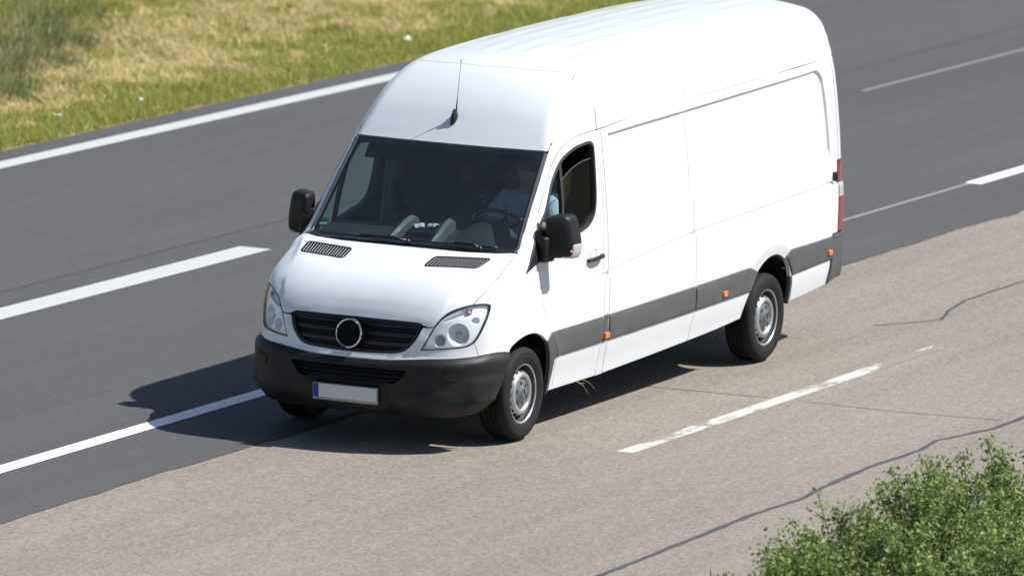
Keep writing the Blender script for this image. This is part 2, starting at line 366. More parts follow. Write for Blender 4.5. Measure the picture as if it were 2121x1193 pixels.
def grass_field():
    N=620000
    # visible wedge of the verge: x from 7 to 34, y from 9.9 to 17
    y=9.9+(RNG.random(N)**1.15)*7.2;lo=3.0+(y-9.9)*1.35;x=lo+RNG.random(N)*25.5
    dens=vnoise(x,y,2.6,1)*.6+vnoise(x,y,7,2)*.4
    keep=RNG.random(N)<np.clip(.35+dens*.9,0,1)*np.clip((y-9.86-.10*vnoise(x,y,3,9))/.25,.0,1);x,y=x[keep],y[keep];n=len(x)
    dry=vnoise(x*.6,y,.7,3)*.22+vnoise(x*.55,y,3.0,4)*.40+vnoise(x*.6,y,7.5,5)*.38
    dry=dry+.16*np.exp(-((y-12.0)/1.3)**2)-.20*np.clip((10.75-y)/.7,0,1)-.10*np.clip((y-13.2)/1,0,1)
    isdry=RNG.random(n)<np.clip((dry-.55)*2.8+.17,0.04,.72)
    tall=np.clip((y-12.9-.9*vnoise(x,y,.5,6))/1.0,0,1)*np.clip((20.5+2*vnoise(x,y,.6,8)-x+(y-13)*.9)/3,.10,1)
    h=np.where(isdry,RNG.uniform(.06,.20,n),RNG.uniform(.05,.15,n))*(1+tall*RNG.uniform(.8,3.0,n))
    lean=np.where(isdry&(tall<.4),RNG.uniform(.9,1.5,n),RNG.uniform(.15,1.05,n))
    az=RNG.uniform(0,2*np.pi,n);az=np.where(RNG.random(n)<.45,RNG.normal(3.3,.6,n),az)
    z=vh(x,y)-.005+(np.where(isdry,RNG.uniform(0,.05,n),0)+.07*np.clip(vnoise(x*.7,y,5.5,12)-.35,0,1))*np.clip((y-10)/.4,0,1)
    g=np.array([[.31,.37,.095]])*RNG.uniform(.6,1.35,(n,1))+np.array([[.14,.09,.02]])*RNG.random((n,1))
    g=g*(1-.25*tall[:,None])+np.array([[.03,.05,.03]])*tall[:,None]
    s=np.array([[.74,.61,.35]])*RNG.uniform(.6,1.25,(n,1))
    g=np.where((RNG.random(n)<.22)[:,None],g*.5+np.array([[.22,.17,.08]]),g)
    col=np.where(isdry[:,None],s,g)
    o=link('grass',blades('grass',x,y,z,h,lean,az,RNG.uniform(.003,.0065,n)*(1+.5*tall),col,None),M['blade'])
    tag(o,'green and straw dry mown grass covering the roadside verge','grass',kind='stuff')
grass_field()
def near_grass():
    n=60000;x=RNG.uniform(-12,14,n);y=RNG.uniform(-8.1,-4.95,n)
    col=np.array([[.10,.15,.035]])*RNG.uniform(.6,1.5,(n,1))
    o=link('roadside_grass',blades('roadside_grass',x,y,np.full(n,-.01),RNG.uniform(.04,.13,n),RNG.uniform(.1,1.,n),RNG.uniform(0,6.283,n),RNG.uniform(.003,.006,n),col,None),M['blade'])
    tag(o,'short green grass under the near roadside shrubs','grass',kind='stuff')
near_grass()
def tussock(x,y,h,r,n,label,gcol):
    rt=empty('grass_tussock',(x,y,float(vh(np.array(x),np.array(y)))))
    a=RNG.uniform(0,6.283,n);rr=r*np.sqrt(RNG.random(n))*.9
    hh=h*RNG.uniform(.45,1.,n)*(1-.35*rr/r)
    az=a+RNG.normal(0,.5,n);col=np.array([gcol])*RNG.uniform(.5,1.5,(n,1));dr=RNG.random(n)<.2
    col=np.where(dr[:,None],np.array([[.38,.29,.13]])*RNG.uniform(.6,1.2,(n,1)),col)
    me=blades('blades',rr*np.cos(a),rr*np.sin(a),np.zeros(n),hh,RNG.uniform(.2,1.25,n),az,RNG.uniform(.004,.009,n),col,None)
    o=link('blades',me,M['blade'],rt);o['kind']='stuff';tag(rt,label,'grass tussock','tall grass tussocks at the back of the verge');return rt
TUS=[(14.0,11.9,.42,'farthest left tall grass tussock at the edge of the picture'),(15.0,12.5,.45,'tall green grass tussock in the far left corner of the verge'),(16.0,12.5,.38,'low green tussock in front of the tall grass at left'),
     (16.3,13.2,.48,'tall pale grass tussock left of the dark gap in the verge'),(17.6,13.3,.45,'tall green tussock just right of the dark gap in the verge'),(18.3,14.0,.48,'broad green grass tussock at the top edge of the verge'),
     (19.4,14.2,.42,'pale green tussock near the middle of the verge top edge'),(20.6,14.7,.40,'rightmost tall grass tussock at the top edge of the verge'),(17.2,14.2,.5,'dense tall tussock at the back of the verge')]
for x,y,h,l in TUS:
    gc=(.24+.05*random.random(),.30+.05*random.random(),.13);n=1200;r=.8;h*=1.0
    tussock(x,y,h,r,n,l,gc)
def scrap(x,y,z,s,label):
    bm=bmesh.new();bmesh.ops.create_icosphere(bm,subdivisions=2,radius=s)
    for v in bm.verts:
        k=.55+.75*random.random();v.co=Vector((v.co.x*k*1.2,v.co.y*k,v.co.z*k*.75))
    o=link('litter_scrap',bm_mesh('litter_scrap',bm),M['paper']);o.location=(x,y,z);tag(o,label,'litter','litter on the verge')
scrap(20.3,10.33,.11,.036,'crumpled white paper scrap on the verge just left of the van roof')
scrap(14.75,10.38,.06,.030,'flat white litter scrap on green grass near the edge line')
scrap(13.3,10.47,.06,.022,'smallest pale litter scrap on the verge at far left')

# roadside shrubs in front
def shrub(x,y,h,rx,ry,n,label,seed,bright=1.):
    n=int(n*2.1);rng=np.random.default_rng(seed);rt=empty('shrub',(x,y,-.02))
    bm=bmesh.new();tips=[]
    for i in range(52):
        a=rng.uniform(0,6.283);q=math.sqrt(rng.random());tx,ty=rx*q*math.cos(a),ry*q*math.sin(a)
        th=h*(1-.40*q*q)*rng.uniform(.84,1.03)
        p=[Vector((tx*.12,ty*.12,0)),Vector((tx*.5,ty*.5,th*.45)),Vector((tx*.85,ty*.85,th*.8)),Vector((tx+rng.normal(0,.05),ty+rng.normal(0,.05),th))]
        if i%6==0:p[3]=p[3]+Vector((rng.normal(0,.05),rng.normal(0,.05),.09+.10*rng.random()))
        tube(bm,p,[.008,.006,.004,.0025],5);tips.append(p)
    st=link('stem',bm_mesh('stem',bm),mat('shrub_stem',(.09,.07,.04),.8),rt)
    k=rng.integers(0,len(tips),n);f=rng.random(n)**.62
    P=np.array([[list(v) for v in p] for p in tips])     # stems x 4 x 3
    fs=f*3;i0=np.minimum(fs.astype(int),2);t=(fs-i0)[:,None]
    C=P[k,i0]*(1-t)+P[k,i0+1]*t
    C=C+rng.normal(0,1,(n,3))*np.array([.06,.06,.045])*(1.1-f*.5)[:,None]
    C[:,2]=np.maximum(C[:,2],.04)
    nrm=rng.normal(0,1,(n,3))+np.array([0,0,.9]);nrm/=np.linalg.norm(nrm,axis=1,keepdims=True)
    ax=np.cross(nrm,rng.normal(0,1,(n,3)));ax/=np.linalg.norm(ax,axis=1,keepdims=True);bx_=np.cross(nrm,ax)
    n_=n;L=rng.uniform(.010,.023,n)[:,None];Wd=L*rng.uniform(.38,.55,(n,1))
    V=np.stack([C-ax*L,C+bx_*Wd-ax*L*.1+nrm*L*.12,C+ax*L,C-bx_*Wd-ax*L*.1+nrm*L*.12],1).reshape(-1,3)
    b=np.arange(n)[:,None]*4;tri=np.concatenate([b+np.array([[0,1,2]]),b+np.array([[0,2,3]])],0)
    col=np.array([[.215,.29,.09]])*rng.uniform(.4,1.5,(n,1))*bright
    col=col+np.array([[.06,.06,.0]])*(f[:,None]**3)*rng.random((n,1))
    rd=rng.random(n)<.015;col=np.where(rd[:,None],np.array([[.16,.07,.04]]),col)
    o=link('foliage',fast_mesh('foliage',V,tri,np.repeat(col,4,0)),M['leaf'],rt);o['kind']='stuff'
    tag(rt,label,'shrub','shrubs along the near roadside');return rt
shrub(-7.85,-6.5,.74,.36,.4,1900,'sparse low shrub, leftmost of the roadside row',11,1.1)
shrub(-7.45,-6.55,1.00,.55,.5,6500,'feathery mid green shrub, second from the left in the roadside row',12,1.05)
shrub(-6.70,-6.6,1.16,.62,.55,7500,'dense dark green shrub in the middle of the roadside row',13,.92)
shrub(-5.75,-6.65,1.27,.6,.55,7500,'bushy green shrub left of the tallest roadside shrub',14,1.0)
shrub(-4.7,-6.6,1.26,.6,.55,8500,'tallest bright green shrub at the right edge of the picture',15,1.12)
shrub(-6.6,-7.4,1.05,.7,.5,7000,'pale green shrub in front, along the bottom edge of the picture',16,1.05)
shrub(-5.6,-7.5,1.0,.65,.5,7000,'low green shrub in the bottom right corner beside the concrete wall',17,1.0)
bm=bmesh.new();bx(bm,(-2.6,-8.35,.50),(10.8,.3,1.10),bevel=.02)
tag(link('concrete_wall',bm_mesh('concrete_wall',bm),mat('concrete',(.48,.44,.40),.85,noise=(6,.12,6),bump=(40,.3))),'low pale concrete wall showing in the bottom right corner','wall')
bm=bmesh.new();tube(bm,[(-7.66,-6.04,-.02),(-7.69,-6.03,.4),(-7.72,-6.02,.78)],[.006,.006,.004],5);tube(bm,[(-7.70,-6.03,.58),(-7.72,-6.03,.7),(-7.73,-6.02,.81)],[.006,.010,.004],6)
tag(link('dry_stalk',bm_mesh('dry_stalk',bm),mat('rusty_stalk',(.36,.15,.07),.8)),'reddish dry stalk at the bottom edge left of the shrubs','plant stalk')

# ================================================================== body surface
def spl(xs,ys):
    xs=np.array(xs,float);ys=np.array(ys,float);h=np.diff(xs);d=np.diff(ys)/h
    m=np.empty_like(ys);m[0]=d[0];m[-1]=d[-1]
    for i in range(1,len(xs)-1):
        if d[i-1]*d[i]<=0:m[i]=0
        else:
            w1=2*h[i]+h[i-1];w2=h[i]+2*h[i-1];m[i]=(w1+w2)/(w1/d[i-1]+w2/d[i])
    def f(x):
        x=np.asarray(x,float);i=np.clip(np.searchsorted(xs,x)-1,0,len(xs)-2)
        t=(x-xs[i])/h[i];lo=x<xs[0];hi=x>xs[-1]
        r=(2*t**3-3*t**2+1)*ys[i]+(t**3-2*t**2+t)*h[i]*m[i]+(-2*t**3+3*t**2)*ys[i+1]+(t**3-t**2)*h[i]*m[i+1]
        r=np.where(lo,ys[0]+(x-xs[0])*m[0],r);return np.where(hi,ys[-1]+(x-xs[-1])*m[-1],r)
    return f
def S01(t):
    t=np.clip(t,0,1);return t*t*(3-2*t)
Wz=spl([.15,.25,.30,.40,.55,.62,.80,1.05,1.3,1.6,1.83,2.0,2.16,2.3,2.45,2.6,2.8],
       [.90,.92,.932,.947,.975,.983,.988,.984,.972,.947,.922,.902,.876,.848,.808,.745,.62])
ZC=spl([-.3,.47,1.26,2.02,2.87,3.96,5.5],[.93,.979,1.063,1.129,1.185,1.219,1.264])
RT=spl([1.0,1.49,2.86,5.135,6],[2.09,2.108,2.136,2.181,2.195])
RB=spl([1.0,2.9,5.5],[1.41,1.435,1.472])
RX=spl([1.3,1.46,1.81,2.02,2.3],[5.53,5.53,5.515,5.49,5.45])
T0=spl([-1.2,-1.0,-.93,-.873,-.845,-.80,-.74,-.66,-.55,-.446,-.283,-.14,-.09,-.06,.0,.3,.57,.66,.80,.95,1.10,1.30,1.6,2.1,2.8,4.0,5.2,5.6,6.2],
       [.3,.70,.855,.948,1.008,1.082,1.148,1.206,1.260,1.3,1.351,1.385,1.395,1.402,1.462,1.775,2.055,2.165,2.325,2.455,2.55,2.625,2.665,2.69,2.705,2.715,2.705,2.69,2.65])
BOW=spl([-1.2,-.87,-.5,-.1,.3,.6,1.0,1.6,2.2],[.0,.0,.03,.10,.08,.06,.08,.03,0.])
CRN=spl([-1,-.4,-.1,.0,.5,.7,1.2,2,5.9],[.0,.01,.0,.0,.0,.0,.05,.085,.085])
R2=spl([-1,-.5,-.25,.05,.6,.9,1.3,2,6],[.05,.11,.15,.07,.08,.13,.18,.19,.125])
gy=spl([0,.26,.5,.65,.75,.85,.92,.97,1.02],[-.985,-.975,-.935,-.885,-.83,-.735,-.625,-.48,-.2])
hz=spl([.1,.2,.3,.45,.6,.66,.70,.85,.92,.96,1.06,1.25],[.12,.05,.02,.0,-.002,.0,.02,.04,.052,.060,.11,.26])
YC=spl([-.9,-.841,-.795,-.737,-.682,-.605,-.485,-.3,-.152,-.05],[.56,.615,.652,.676,.691,.702,.725,.781,.838,.88])
RIBS=True
def Wf(x,z):
    w=Wz(z)
    for xc,zc,a,r1,r0 in((0.,.36,.018,.50,.60),(4.31,.40,.032,.53,.605)):
        r=np.hypot(x-xc,(z-zc));w=w+a*S01((r0-r)/(r0-r1))*(S01((z-.45)/.3) if xc<1 else S01((z-.72)/.24))
    d=z-ZC(x);k=S01((x-.35)/.6)
    w=w+k*(.007*(S01(-d/.03)-.5)*np.exp(-np.clip(d,-1,1)**2/.12)*2-.015*np.exp(-(d/.011)**2)*S01((x-1.2)/.1))
    sd=np.minimum(np.minimum(RT(x)-z,RX(z)-x),np.minimum((z-RB(x))*.4,x-1.47))
    cx=np.minimum(RT(x)-z,RX(z)-x);rr=.12
    u=np.maximum(rr-(RT(x)-z),0);v=np.maximum(rr-(RX(z)-x),0)
    sd=np.where((u>0)&(v>0),np.minimum(rr-np.hypot(u,v),sd),sd)
    w=w-.024*S01(sd/.020)
    w=w-.024*S01((x-3.6)/2.)*S01((z-2.12)/.3)
    # upper swage
    zu=2.36+.02*(x-1.3);d=z-zu
    w=w+.007*(S01(-d/.04))*S01((x-.95)/.3)*S01((z-2.2)/.1)-0
    xs=x+.03-(z-1.383)*.947
    w=w-.045*np.clip(1-xs/.4,0,1.3)**2*S01((z-1.33)/.15)*S01((2.6-z)/.4)
    w=w-.018*S01((1.3-x)/.8)*S01((z-1.5)/.5)-.012*S01((.9-x)/.9)*S01((z-1.05)/.2)
    w=w-.045*np.clip((x-4.6)/1.3,0,2)**2-.02*np.clip((.25-x)/.8,0,2)**2
    return w
def T(x,y):
    t=T0(x-BOW(x)*(y/.85)**2)-CRN(x)*(y/.75)**2
    t=t-.026*S01((y-YC(x)+.012)/.034)*S01((-.06-x)/.2)
    if RIBS:
        for i,yr in enumerate((0.,.18,.36,.54)):
            L=np.sin((x-1.5+.37*i)*2*np.pi/1.25)
            t=t+.003*S01((.055-np.abs(y-yr))/.03)*S01((L+.75)/.25)*S01((x-1.45)/.1)*S01((5.6-x)/.1)
    return t
def G(y,z): return gy(y)+hz(z)
def rint(a,b,r): return np.minimum(np.maximum(a,b)+r,0)+np.hypot(np.maximum(a+r,0),np.maximum(b+r,0))-r
def F(P):
    x=P[...,0];y=np.abs(P[...,1]);z=P[...,2];e=.004
    a=y-Wf(x,z)
    b=(z-T(x,y))/np.sqrt(1+((T0(x+e)-T0(x-e))/(2*e))**2)
    c=(G(y,z)-x)/np.sqrt(1+((gy(y+e)-gy(y-e))/(2*e))**2+((hz(z+e)-hz(z-e))/(2*e))**2)
    d=(x-(5.88-.035*(y/.9)**2-.012*np.clip(z-1.2,0,2)**2))
    m=rint(a,c,.06);m=rint(m,b,R2(x));return rint(m,d,.10)
def grad(P,e=.003):
    g=np.stack([F(P+e*v)-F(P-e*v) for v in np.eye(3)],-1)
    return g/np.linalg.norm(g,axis=-1,keepdims=True)
def cast(O,D,t1=4.,n=160):
    """first inside point marching from O along D"""
    O=np.asarray(O,float);D=np.broadcast_to(np.asarray(D,float),O.shape)
    N_=len(O);t=np.zeros(N_);prev=np.zeros(N_);act=np.ones(N_,bool);hit=np.zeros(N_,bool)
    for k in range(140):
        i=np.nonzero(act)[0]
        if not len(i):break
        f=F(O[i]+D[i]*t[i,None]);ins=f<0
        hit[i[ins]]=True;act[i[ins]]=False
        j=i[~ins];prev[j]=t[j];t[j]+=np.maximum(f[~ins]*.6,.004);act[j[t[j]>t1]]=False
    lo=prev.copy();hi=t.copy();bad=~hit
    for _ in range(15):
        m=(lo+hi)/2;ins=F(O+D*m[:,None])<0
        hi=np.where(ins,m,hi);lo=np.where(ins,lo,m)
    P=O+D*hi[:,None];P[bad]=np.nan;return P

# ================================================================== panels cut from the body surface
def mapY(s):
    return dict(O=lambda uv:np.stack([uv[:,0],np.full(len(uv),s*2.),uv[:,1]],1),D=lambda uv:np.broadcast_to(np.array([0.,-s,0.]),(len(uv),3)),t1=2.,
                inv=lambda P:P[:,[0,2]])
def mapD(d,c):
    d=np.array(d,float);d/=np.linalg.norm(d);c=np.array(c,float);up=np.array([0,0,1.])
    e1=np.cross(up,d);e1/=np.linalg.norm(e1);e2=np.cross(d,e1)
    return dict(O=lambda uv:c+uv[:,:1]*e1+uv[:,1:]*e2+d*1.2,D=lambda uv:np.broadcast_to(-d,(len(uv),3)),t1=2.4,
                inv=lambda P:np.stack([(P-c)@e1,(P-c)@e2],1))
def mapC(x0,s,R):
    def dd(uv):
        a=uv[:,0]/R;return np.stack([s*np.cos(a),np.sin(a),0*a],1)
    return dict(O=lambda uv:np.array([x0,0,0])+dd(uv)*1.6+np.stack([0*uv[:,1],0*uv[:,1],uv[:,1]],1),D=lambda uv:-dd(uv),t1=1.55,
                inv=lambda P:np.stack([R*np.arctan2(P[:,1],s*(P[:,0]-x0)),P[:,2]],1))
def mapA(zc,R):
    def dd(uv):
        a=uv[:,1]/R;return np.stack([0*a,np.sin(a),np.cos(a)],1)
    return dict(O=lambda uv:np.stack([uv[:,0],0*uv[:,0],0*uv[:,0]+zc],1)+dd(uv)*2,D=lambda uv:-dd(uv),t1=1.95,
                inv=lambda P:np.stack([P[:,0],R*np.arctan2(P[:,1],P[:,2]-zc)],1))
def resample(p,h,closed=True):
    p=np.asarray(p,float);out=[];n=len(p)
    for i in range(n if closed else n-1):
        a,b=p[i],p[(i+1)%n];k=max(1,int(np.ceil(np.linalg.norm(b-a)/h)))
        for j in range(k):out.append(a+(b-a)*j/k)
    if not closed:out.append(p[-1])
    return np.array(out)
def smooth(p,n=6,closed=False):
    """Catmull-Rom through points"""
    p=[np.asarray(a,float) for a in p];N=len(p);out=[]
    for i in range(N if closed else N-1):
        if closed:a,b,c,d=p[(i-1)%N],p[i],p[(i+1)%N],p[(i+2)%N]
        else:a,b,c,d=p[max(i-1,0)],p[i],p[i+1],p[min(i+2,N-1)]
        for j in range(n):
            t=j/n;out.append(.5*((2*b)+(-a+c)*t+(2*a-5*b+4*c-d)*t*t+(-a+3*b-3*c+d)*t**3))
    if not closed:out.append(p[-1])
    return np.array(out)
def roundpoly(p,r,n=5):
    """round every corner of a 2D/3D polygon (r scalar or list)"""
    p=[np.asarray(a,float) for a in p];N=len(p);out=[];rs=r if isinstance(r,(list,tuple)) else [r]*N
    for i in range(N):
        a,b,c=p[i-1],p[i],p[(i+1)%N];u=a-b;v=c-b;lu,lv=np.linalg.norm(u),np.linalg.norm(v)
        k=min(rs[i],lu*.45,lv*.45)
        if k<=1e-6:out.append(b);continue
        s,e=b+u/lu*k,b+v/lv*k
        for j in range(n+1):
            t=j/n;out.append((1-t)**2*s+2*t*(1-t)*b+t*t*e)
    return np.array(out)
def area2(p):
    x,y=p[:,0],p[:,1];return .5*np.sum(x*np.roll(y,-1)-np.roll(x,-1)*y)
def inset(p,d):
    """p CCW; positive d shrinks"""
    a=np.roll(p,1,0);c=np.roll(p,-1,0)
    def nrm(v):
        l=np.linalg.norm(v,axis=1,keepdims=True);return v/np.maximum(l,1e-9)
    t1=nrm(p-a);t2=nrm(c-p);n1=np.stack([-t1[:,1],t1[:,0]],1);n2=np.stack([-t2[:,1],t2[:,0]],1)
    m=nrm(n1+n2);k=np.clip(np.sum(m*n1,1,keepdims=True),.45,1);return p+m*d/k
def inpoly(q,p):
    x,y=q[:,0],q[:,1];r=np.zeros(len(q),bool);j=len(p)-1
    for i in range(len(p)):
        xi,yi=p[i];xj,yj=p[j]
        if yi!=yj:
            c=((yi>y)!=(yj>y))&(x<(xj-xi)*(y-yi)/(yj-yi)+xi);r^=c
        j=i
    return r
def dist(q,p):
    d=np.full(len(q),1e9);n=len(p)
    for i in range(n):
        a=p[i];b=p[(i+1)%n];ab=b-a;l=ab@ab
        t=np.clip(((q-a)@ab)/max(l,1e-12),0,1);d=np.minimum(d,np.linalg.norm(q-a-t[:,None]*ab,axis=1))
    return d
def snap(P):
    P=np.array(P,float)
    for _ in range(6):P=P-grad(P)*F(P)[:,None]
    return P
def to2(mp,pts):
    pts=np.asarray(pts,float)
    return mp['inv'](snap(pts)) if pts.shape[1]==3 else pts
def surf(mp,uv,off=0.):
    P=cast(mp['O'](uv),mp['D'](uv),mp['t1']);N=grad(P);return P+N*off,N
def panel_mesh(name,poly,mp,holes=(),grid=.06,extra=None,gap=.003,depth=.03,off=0.,bev=0.,offs=None,gy=None,rings=()):
    gx=grid;gy=gy or grid
    p=to2(mp,poly)
    if area2(p)<0:p=p[::-1]
    p=resample(inset(p,gap),min(min(gx,gy)*.9,.024))
    hs=[]
    for h in holes:
        h=to2(mp,h)
        if area2(h)<0:h=h[::-1]
        hs.append(resample(inset(h,-gap*0),min(gx,gy)*.8)[::-1])   # CW
    loops=[p]+hs
    x0,y0=p.min(0);x1,y1=p.max(0)
    GX,GY=np.meshgrid(np.arange(x0+gx/2,x1,gx),np.arange(y0+gy/2,y1,gy));q=np.stack([GX.ravel(),GY.ravel()],1)
    if extra is not None:
        ex=np.asarray(extra,float);md=np.full(len(q),9.)
        for e_ in ex:md=np.minimum(md,np.hypot(q[:,0]-e_[0],q[:,1]-e_[1]))
        q=q[md>.045]
        q=np.concatenate([q,ex]) if len(q) else ex
    for rr_ in rings:
        rp=resample(inset(p,rr_),.024);q=np.concatenate([q,rp])
    ring=None
    if bev>0:
        ring=resample(inset(p,bev*1.2),min(gx,gy)*.9)
    if len(q):
        k=inpoly(q,p);q=q[k]
    if len(q):
        k=dist(q,p)>((min(gx,gy)*.3 if not len(rings) else min(rings)*.8) if bev==0 else bev*1.7);q=q[k]
        for h in hs:
            if len(q):
                k=~inpoly(q,h);q=q[k]
            if len(q):q=q[dist(q,h)>min(gx,gy)*.3]
    if ring is not None:q=np.concatenate([ring,q]) if len(q) else ring
    nb=sum(len(l) for l in loops);allp=np.concatenate(loops+([q] if len(q) else []));edges=[];s=0
    for l in loops:
        edges+=[(s+i,s+(i+1)%len(l)) for i in range(len(l))];s+=len(l)
    vc,ed,fa,ov,oe,of=delaunay_2d_cdt([Vector(a) for a in allp],edges,[],0,1e-7,True)
    vc=np.array([tuple(v) for v in vc]);tri=np.array([f for f in fa if len(f)==3])
    cen=vc[tri].mean(1);k=inpoly(cen,p)
    for h in hs:k&=~inpoly(cen,h)
    tri=tri[k]
    P,N=surf(mp,vc)
    isb=np.zeros(len(vc),bool)
    for i,o in enumerate(ov):
        if any(j<nb for j in o):isb[i]=True
    o_=np.full(len(vc),off)
    if offs is not None:o_=o_+offs(vc,P)
    if bev>0:o_[isb]-=bev
    P=P+N*o_[:,None]
    a,b,c=P[tri[:,0]],P[tri[:,1]],P[tri[:,2]];fn=np.cross(b-a,c-a);sg=np.sum(fn*N[tri[:,0]],1)
    s=1 if np.nansum(sg)>=0 else -1
    if s<0:tri=tri[:,::-1]
    N0=N.copy()
    if offs is not None:
        a,b,c=P[tri[:,0]],P[tri[:,1]],P[tri[:,2]];fn=np.cross(b-a,c-a);N=np.zeros_like(P)
        for k_ in range(3):np.add.at(N,tri[:,k_],fn)
        N/=np.maximum(np.linalg.norm(N,axis=1,keepdims=True),1e-12)
    V=list(P);NN=list(N);faces=[tuple(int(i) for i in t) for t in tri]
    # return flanges
    inv={}
    for i,o in enumerate(ov):
        for j in o:inv[j]=i
    st=0
    for l in loops:
        ids=[inv[st+i] for i in range(len(l))];st+=len(l);n=len(ids)
        Q=P[ids];T_=np.roll(Q,-1,0)-np.roll(Q,1,0);O_=np.cross(T_,N[ids])*s
        O_/=np.maximum(np.linalg.norm(O_,axis=1,keepdims=True),1e-9)
        if bev>0 and l is p:
            for i,v in enumerate(ids):
                w=N[v]*.55+O_[i]*.8;NN[v]=w/np.linalg.norm(w)
        if depth>0:
            b0=len(V)
            for i in range(n):V.append(Q[i]);NN.append(O_[i])
            for i in range(n):V.append(Q[i]-N[ids[i]]*depth);NN.append(O_[i])
            for i in range(n):
                j=(i+1)%n;f=(b0+i,b0+n+i,b0+n+j,b0+j);faces.append(f if s>0 else f[::-1])
    V=np.array(V);bad=np.isnan(V).any(1)
    if bad.any():
        print('NAN in panel',name,bad.sum());V[bad]=0;faces=[f for f in faces if not any(bad[i] for i in f)]
    NN=np.nan_to_num(np.array(NN))
    return mesh_from(name,V,faces,True,NN)
def mirror_mesh(me,name):
    n=len(me.vertices);co=np.empty(n*3,np.float32);me.vertices.foreach_get('co',co);co=co.reshape(-1,3).copy();co[:,1]*=-1
    faces=[tuple(p.vertices)[::-1] for p in me.polygons]
    cn=None
    if me.has_custom_normals:
        cn=np.zeros((n,3))
        for l,c in zip(me.loops,me.corner_normals):
            v=c.vector;cn[l.vertex_index]=(v[0],-v[1],v[2])
    sm=len(me.polygons)>0 and me.polygons[0].use_smooth
    m2=mesh_from(name,co,faces,sm,cn)
    return m2
van=empty('delivery_van',(0,0,0))
tag(van,'white long high-roof panel van with dark grey bumper driving on the motorway','van')
def put(name,me,m,parent=None,both=True,label=None):
    """link a left-side part and its mirror image; returns (left,right)"""
    pa=parent if parent is not None else (van,van)
    if not isinstance(pa,tuple):pa=(pa,pa)
    a=link(name,me,m,pa[0])
    if label:a['label']=label
    if not both:return (a,None)
    b=link(name,mirror_mesh(me,name),m,pa[1]);return (a,b)
def panel(name,poly,mp,m,parent=None,both=True,**k):
    return put(name,panel_mesh(name,poly,mp,**k),m,parent,both)
def center_sym(h):
    """close a half outline (y<0 side, ordered) with its mirror image"""
    h=np.asarray(h,float);r=h[::-1].copy();r[:,1]*=-1;r=r[np.abs(r[:,1])>1e-6];return np.concatenate([h,r])

YL=mapY(-1);FEN=mapD((-.40,-.82,.42),(0,-.9,.9));HOOD=mapD((-.5,0,.87),(-.4,0,1.2));WS=mapD((-.72,0,.69),(.3,0,1.7))
NOSE=mapC(-.1,-1,.9);TAIL=mapC(5.25,1,.9);AX=mapA(1.5,1.2);LAMP=mapD((-.75,-.58,.30),(-.7,-.75,.9));PIL=mapD((-.35,-.85,.40),(.6,-.85,2.0));REAR=mapD((1,0,.0),(5.8,0,1.4));RC=mapD((.72,-.70,0),(5.75,-.8,1.4))
arc=lambda xc,zc,r,a0,a1,n=18:[(xc+r*math.cos(math.radians(a0+(a1-a0)*i/n)),zc+r*math.sin(math.radians(a0+(a1-a0)*i/n))) for i in range(n+1)]

# ---- outlines (metres, x rearward from the front axle, y to the right, z up)
SHUT=[(-.022,-.885,1.381),(-.193,-.884,1.305),(-.364,-.885,1.227),(-.512,-.869,1.155),(-.586,-.848,1.113),(-.629,-.837,1.078)]
HL_TOP=[(-.629,-.837,1.078),(-.689,-.786,1.065),(-.739,-.732,1.043),(-.781,-.686,1.011),(-.816,-.652,.967),(-.84,-.623,.92)]
HL_OUT=[(-.629,-.837,1.078),(-.581,-.874,1.081),(-.54,-.902,1.078),(-.516,-.917,1.066),(-.519,-.92,1.044),(-.548,-.92,.995),(-.58,-.914,.946),(-.615,-.901,.887),(-.652,-.884,.833),(-.677,-.868,.804)]
HL_BOT=[(-.677,-.868,.804),(-.708,-.845,.785),(-.743,-.815,.775),(-.789,-.764,.769),(-.859,-.642,.758),(-.894,-.546,.751)]
HL_IN=[(-.894,-.546,.751),(-.88,-.572,.802),(-.862,-.599,.861),(-.84,-.623,.92)]
SEAM=[(-.677,-.868,.804),(-.663,-.881,.768),(-.656,-.889,.729),(-.655,-.892,.706)]
WB=[(-.308,-.978,.697),(-.39,-.97,.709),(-.47,-.952,.714),(-.56,-.925,.712),(-.655,-.892,.706),(-.79,-.778,.696),(-.889,-.601,.689),(-.939,-.445,.677),(-.964,-.336,.668),(-.976,-.19,.662),(-.98,0,.660)]
GR=[(-.858,-.545,.914),(-.87,-.534,.893),(-.889,-.517,.843),(-.902,-.491,.803),(-.915,-.456,.761),(-.926,-.415,.733),(-.94,-.354,.718),(-.952,-.234,.711),(-.957,-.11,.706),(-.96,0,.705)]
GRT=[(-.872,0,.948),(-.871,-.248,.947),(-.86,-.47,.944),(-.856,-.517,.940),(-.858,-.540,.926)]
DOORF=[(.478,.303),(.512,.353),(.505,.45),(.473,.554),(.34,.754),(.242,.947),(.202,1.096),(.180,1.243),(.164,1.350)]
DOORT=[(.164,1.350),(.219,1.519),(.304,1.648),(.459,1.817),(.56,1.925),(.656,2.016),(.755,2.079),(.938,2.135),(1.1,2.152),(1.285,2.158)]
DOORR=[(1.285,2.158),(1.288,1.825),(1.280,1.393),(1.272,1.105),(1.263,.778),(1.258,.561),(1.255,.304)]
WIN=[(1.152,2.082),(1.198,2.055),(1.207,2.0),(1.190,1.707),(1.155,1.57),(1.09,1.50),(.99,1.458),(.82,1.428),(.290,1.316),(.235,1.40),(.245,1.535),(.369,1.653),(.518,1.833),(.62,1.93),(.722,2.003),(.893,2.061),(1.05,2.080)]
_sm=lambda L,n=4:[tuple(v) for v in smooth(L,n)]
SHUT,HL_TOP,HL_OUT,HL_BOT,HL_IN,SEAM=[_sm(L) for L in(SHUT,HL_TOP,HL_OUT,HL_BOT,HL_IN,SEAM)]
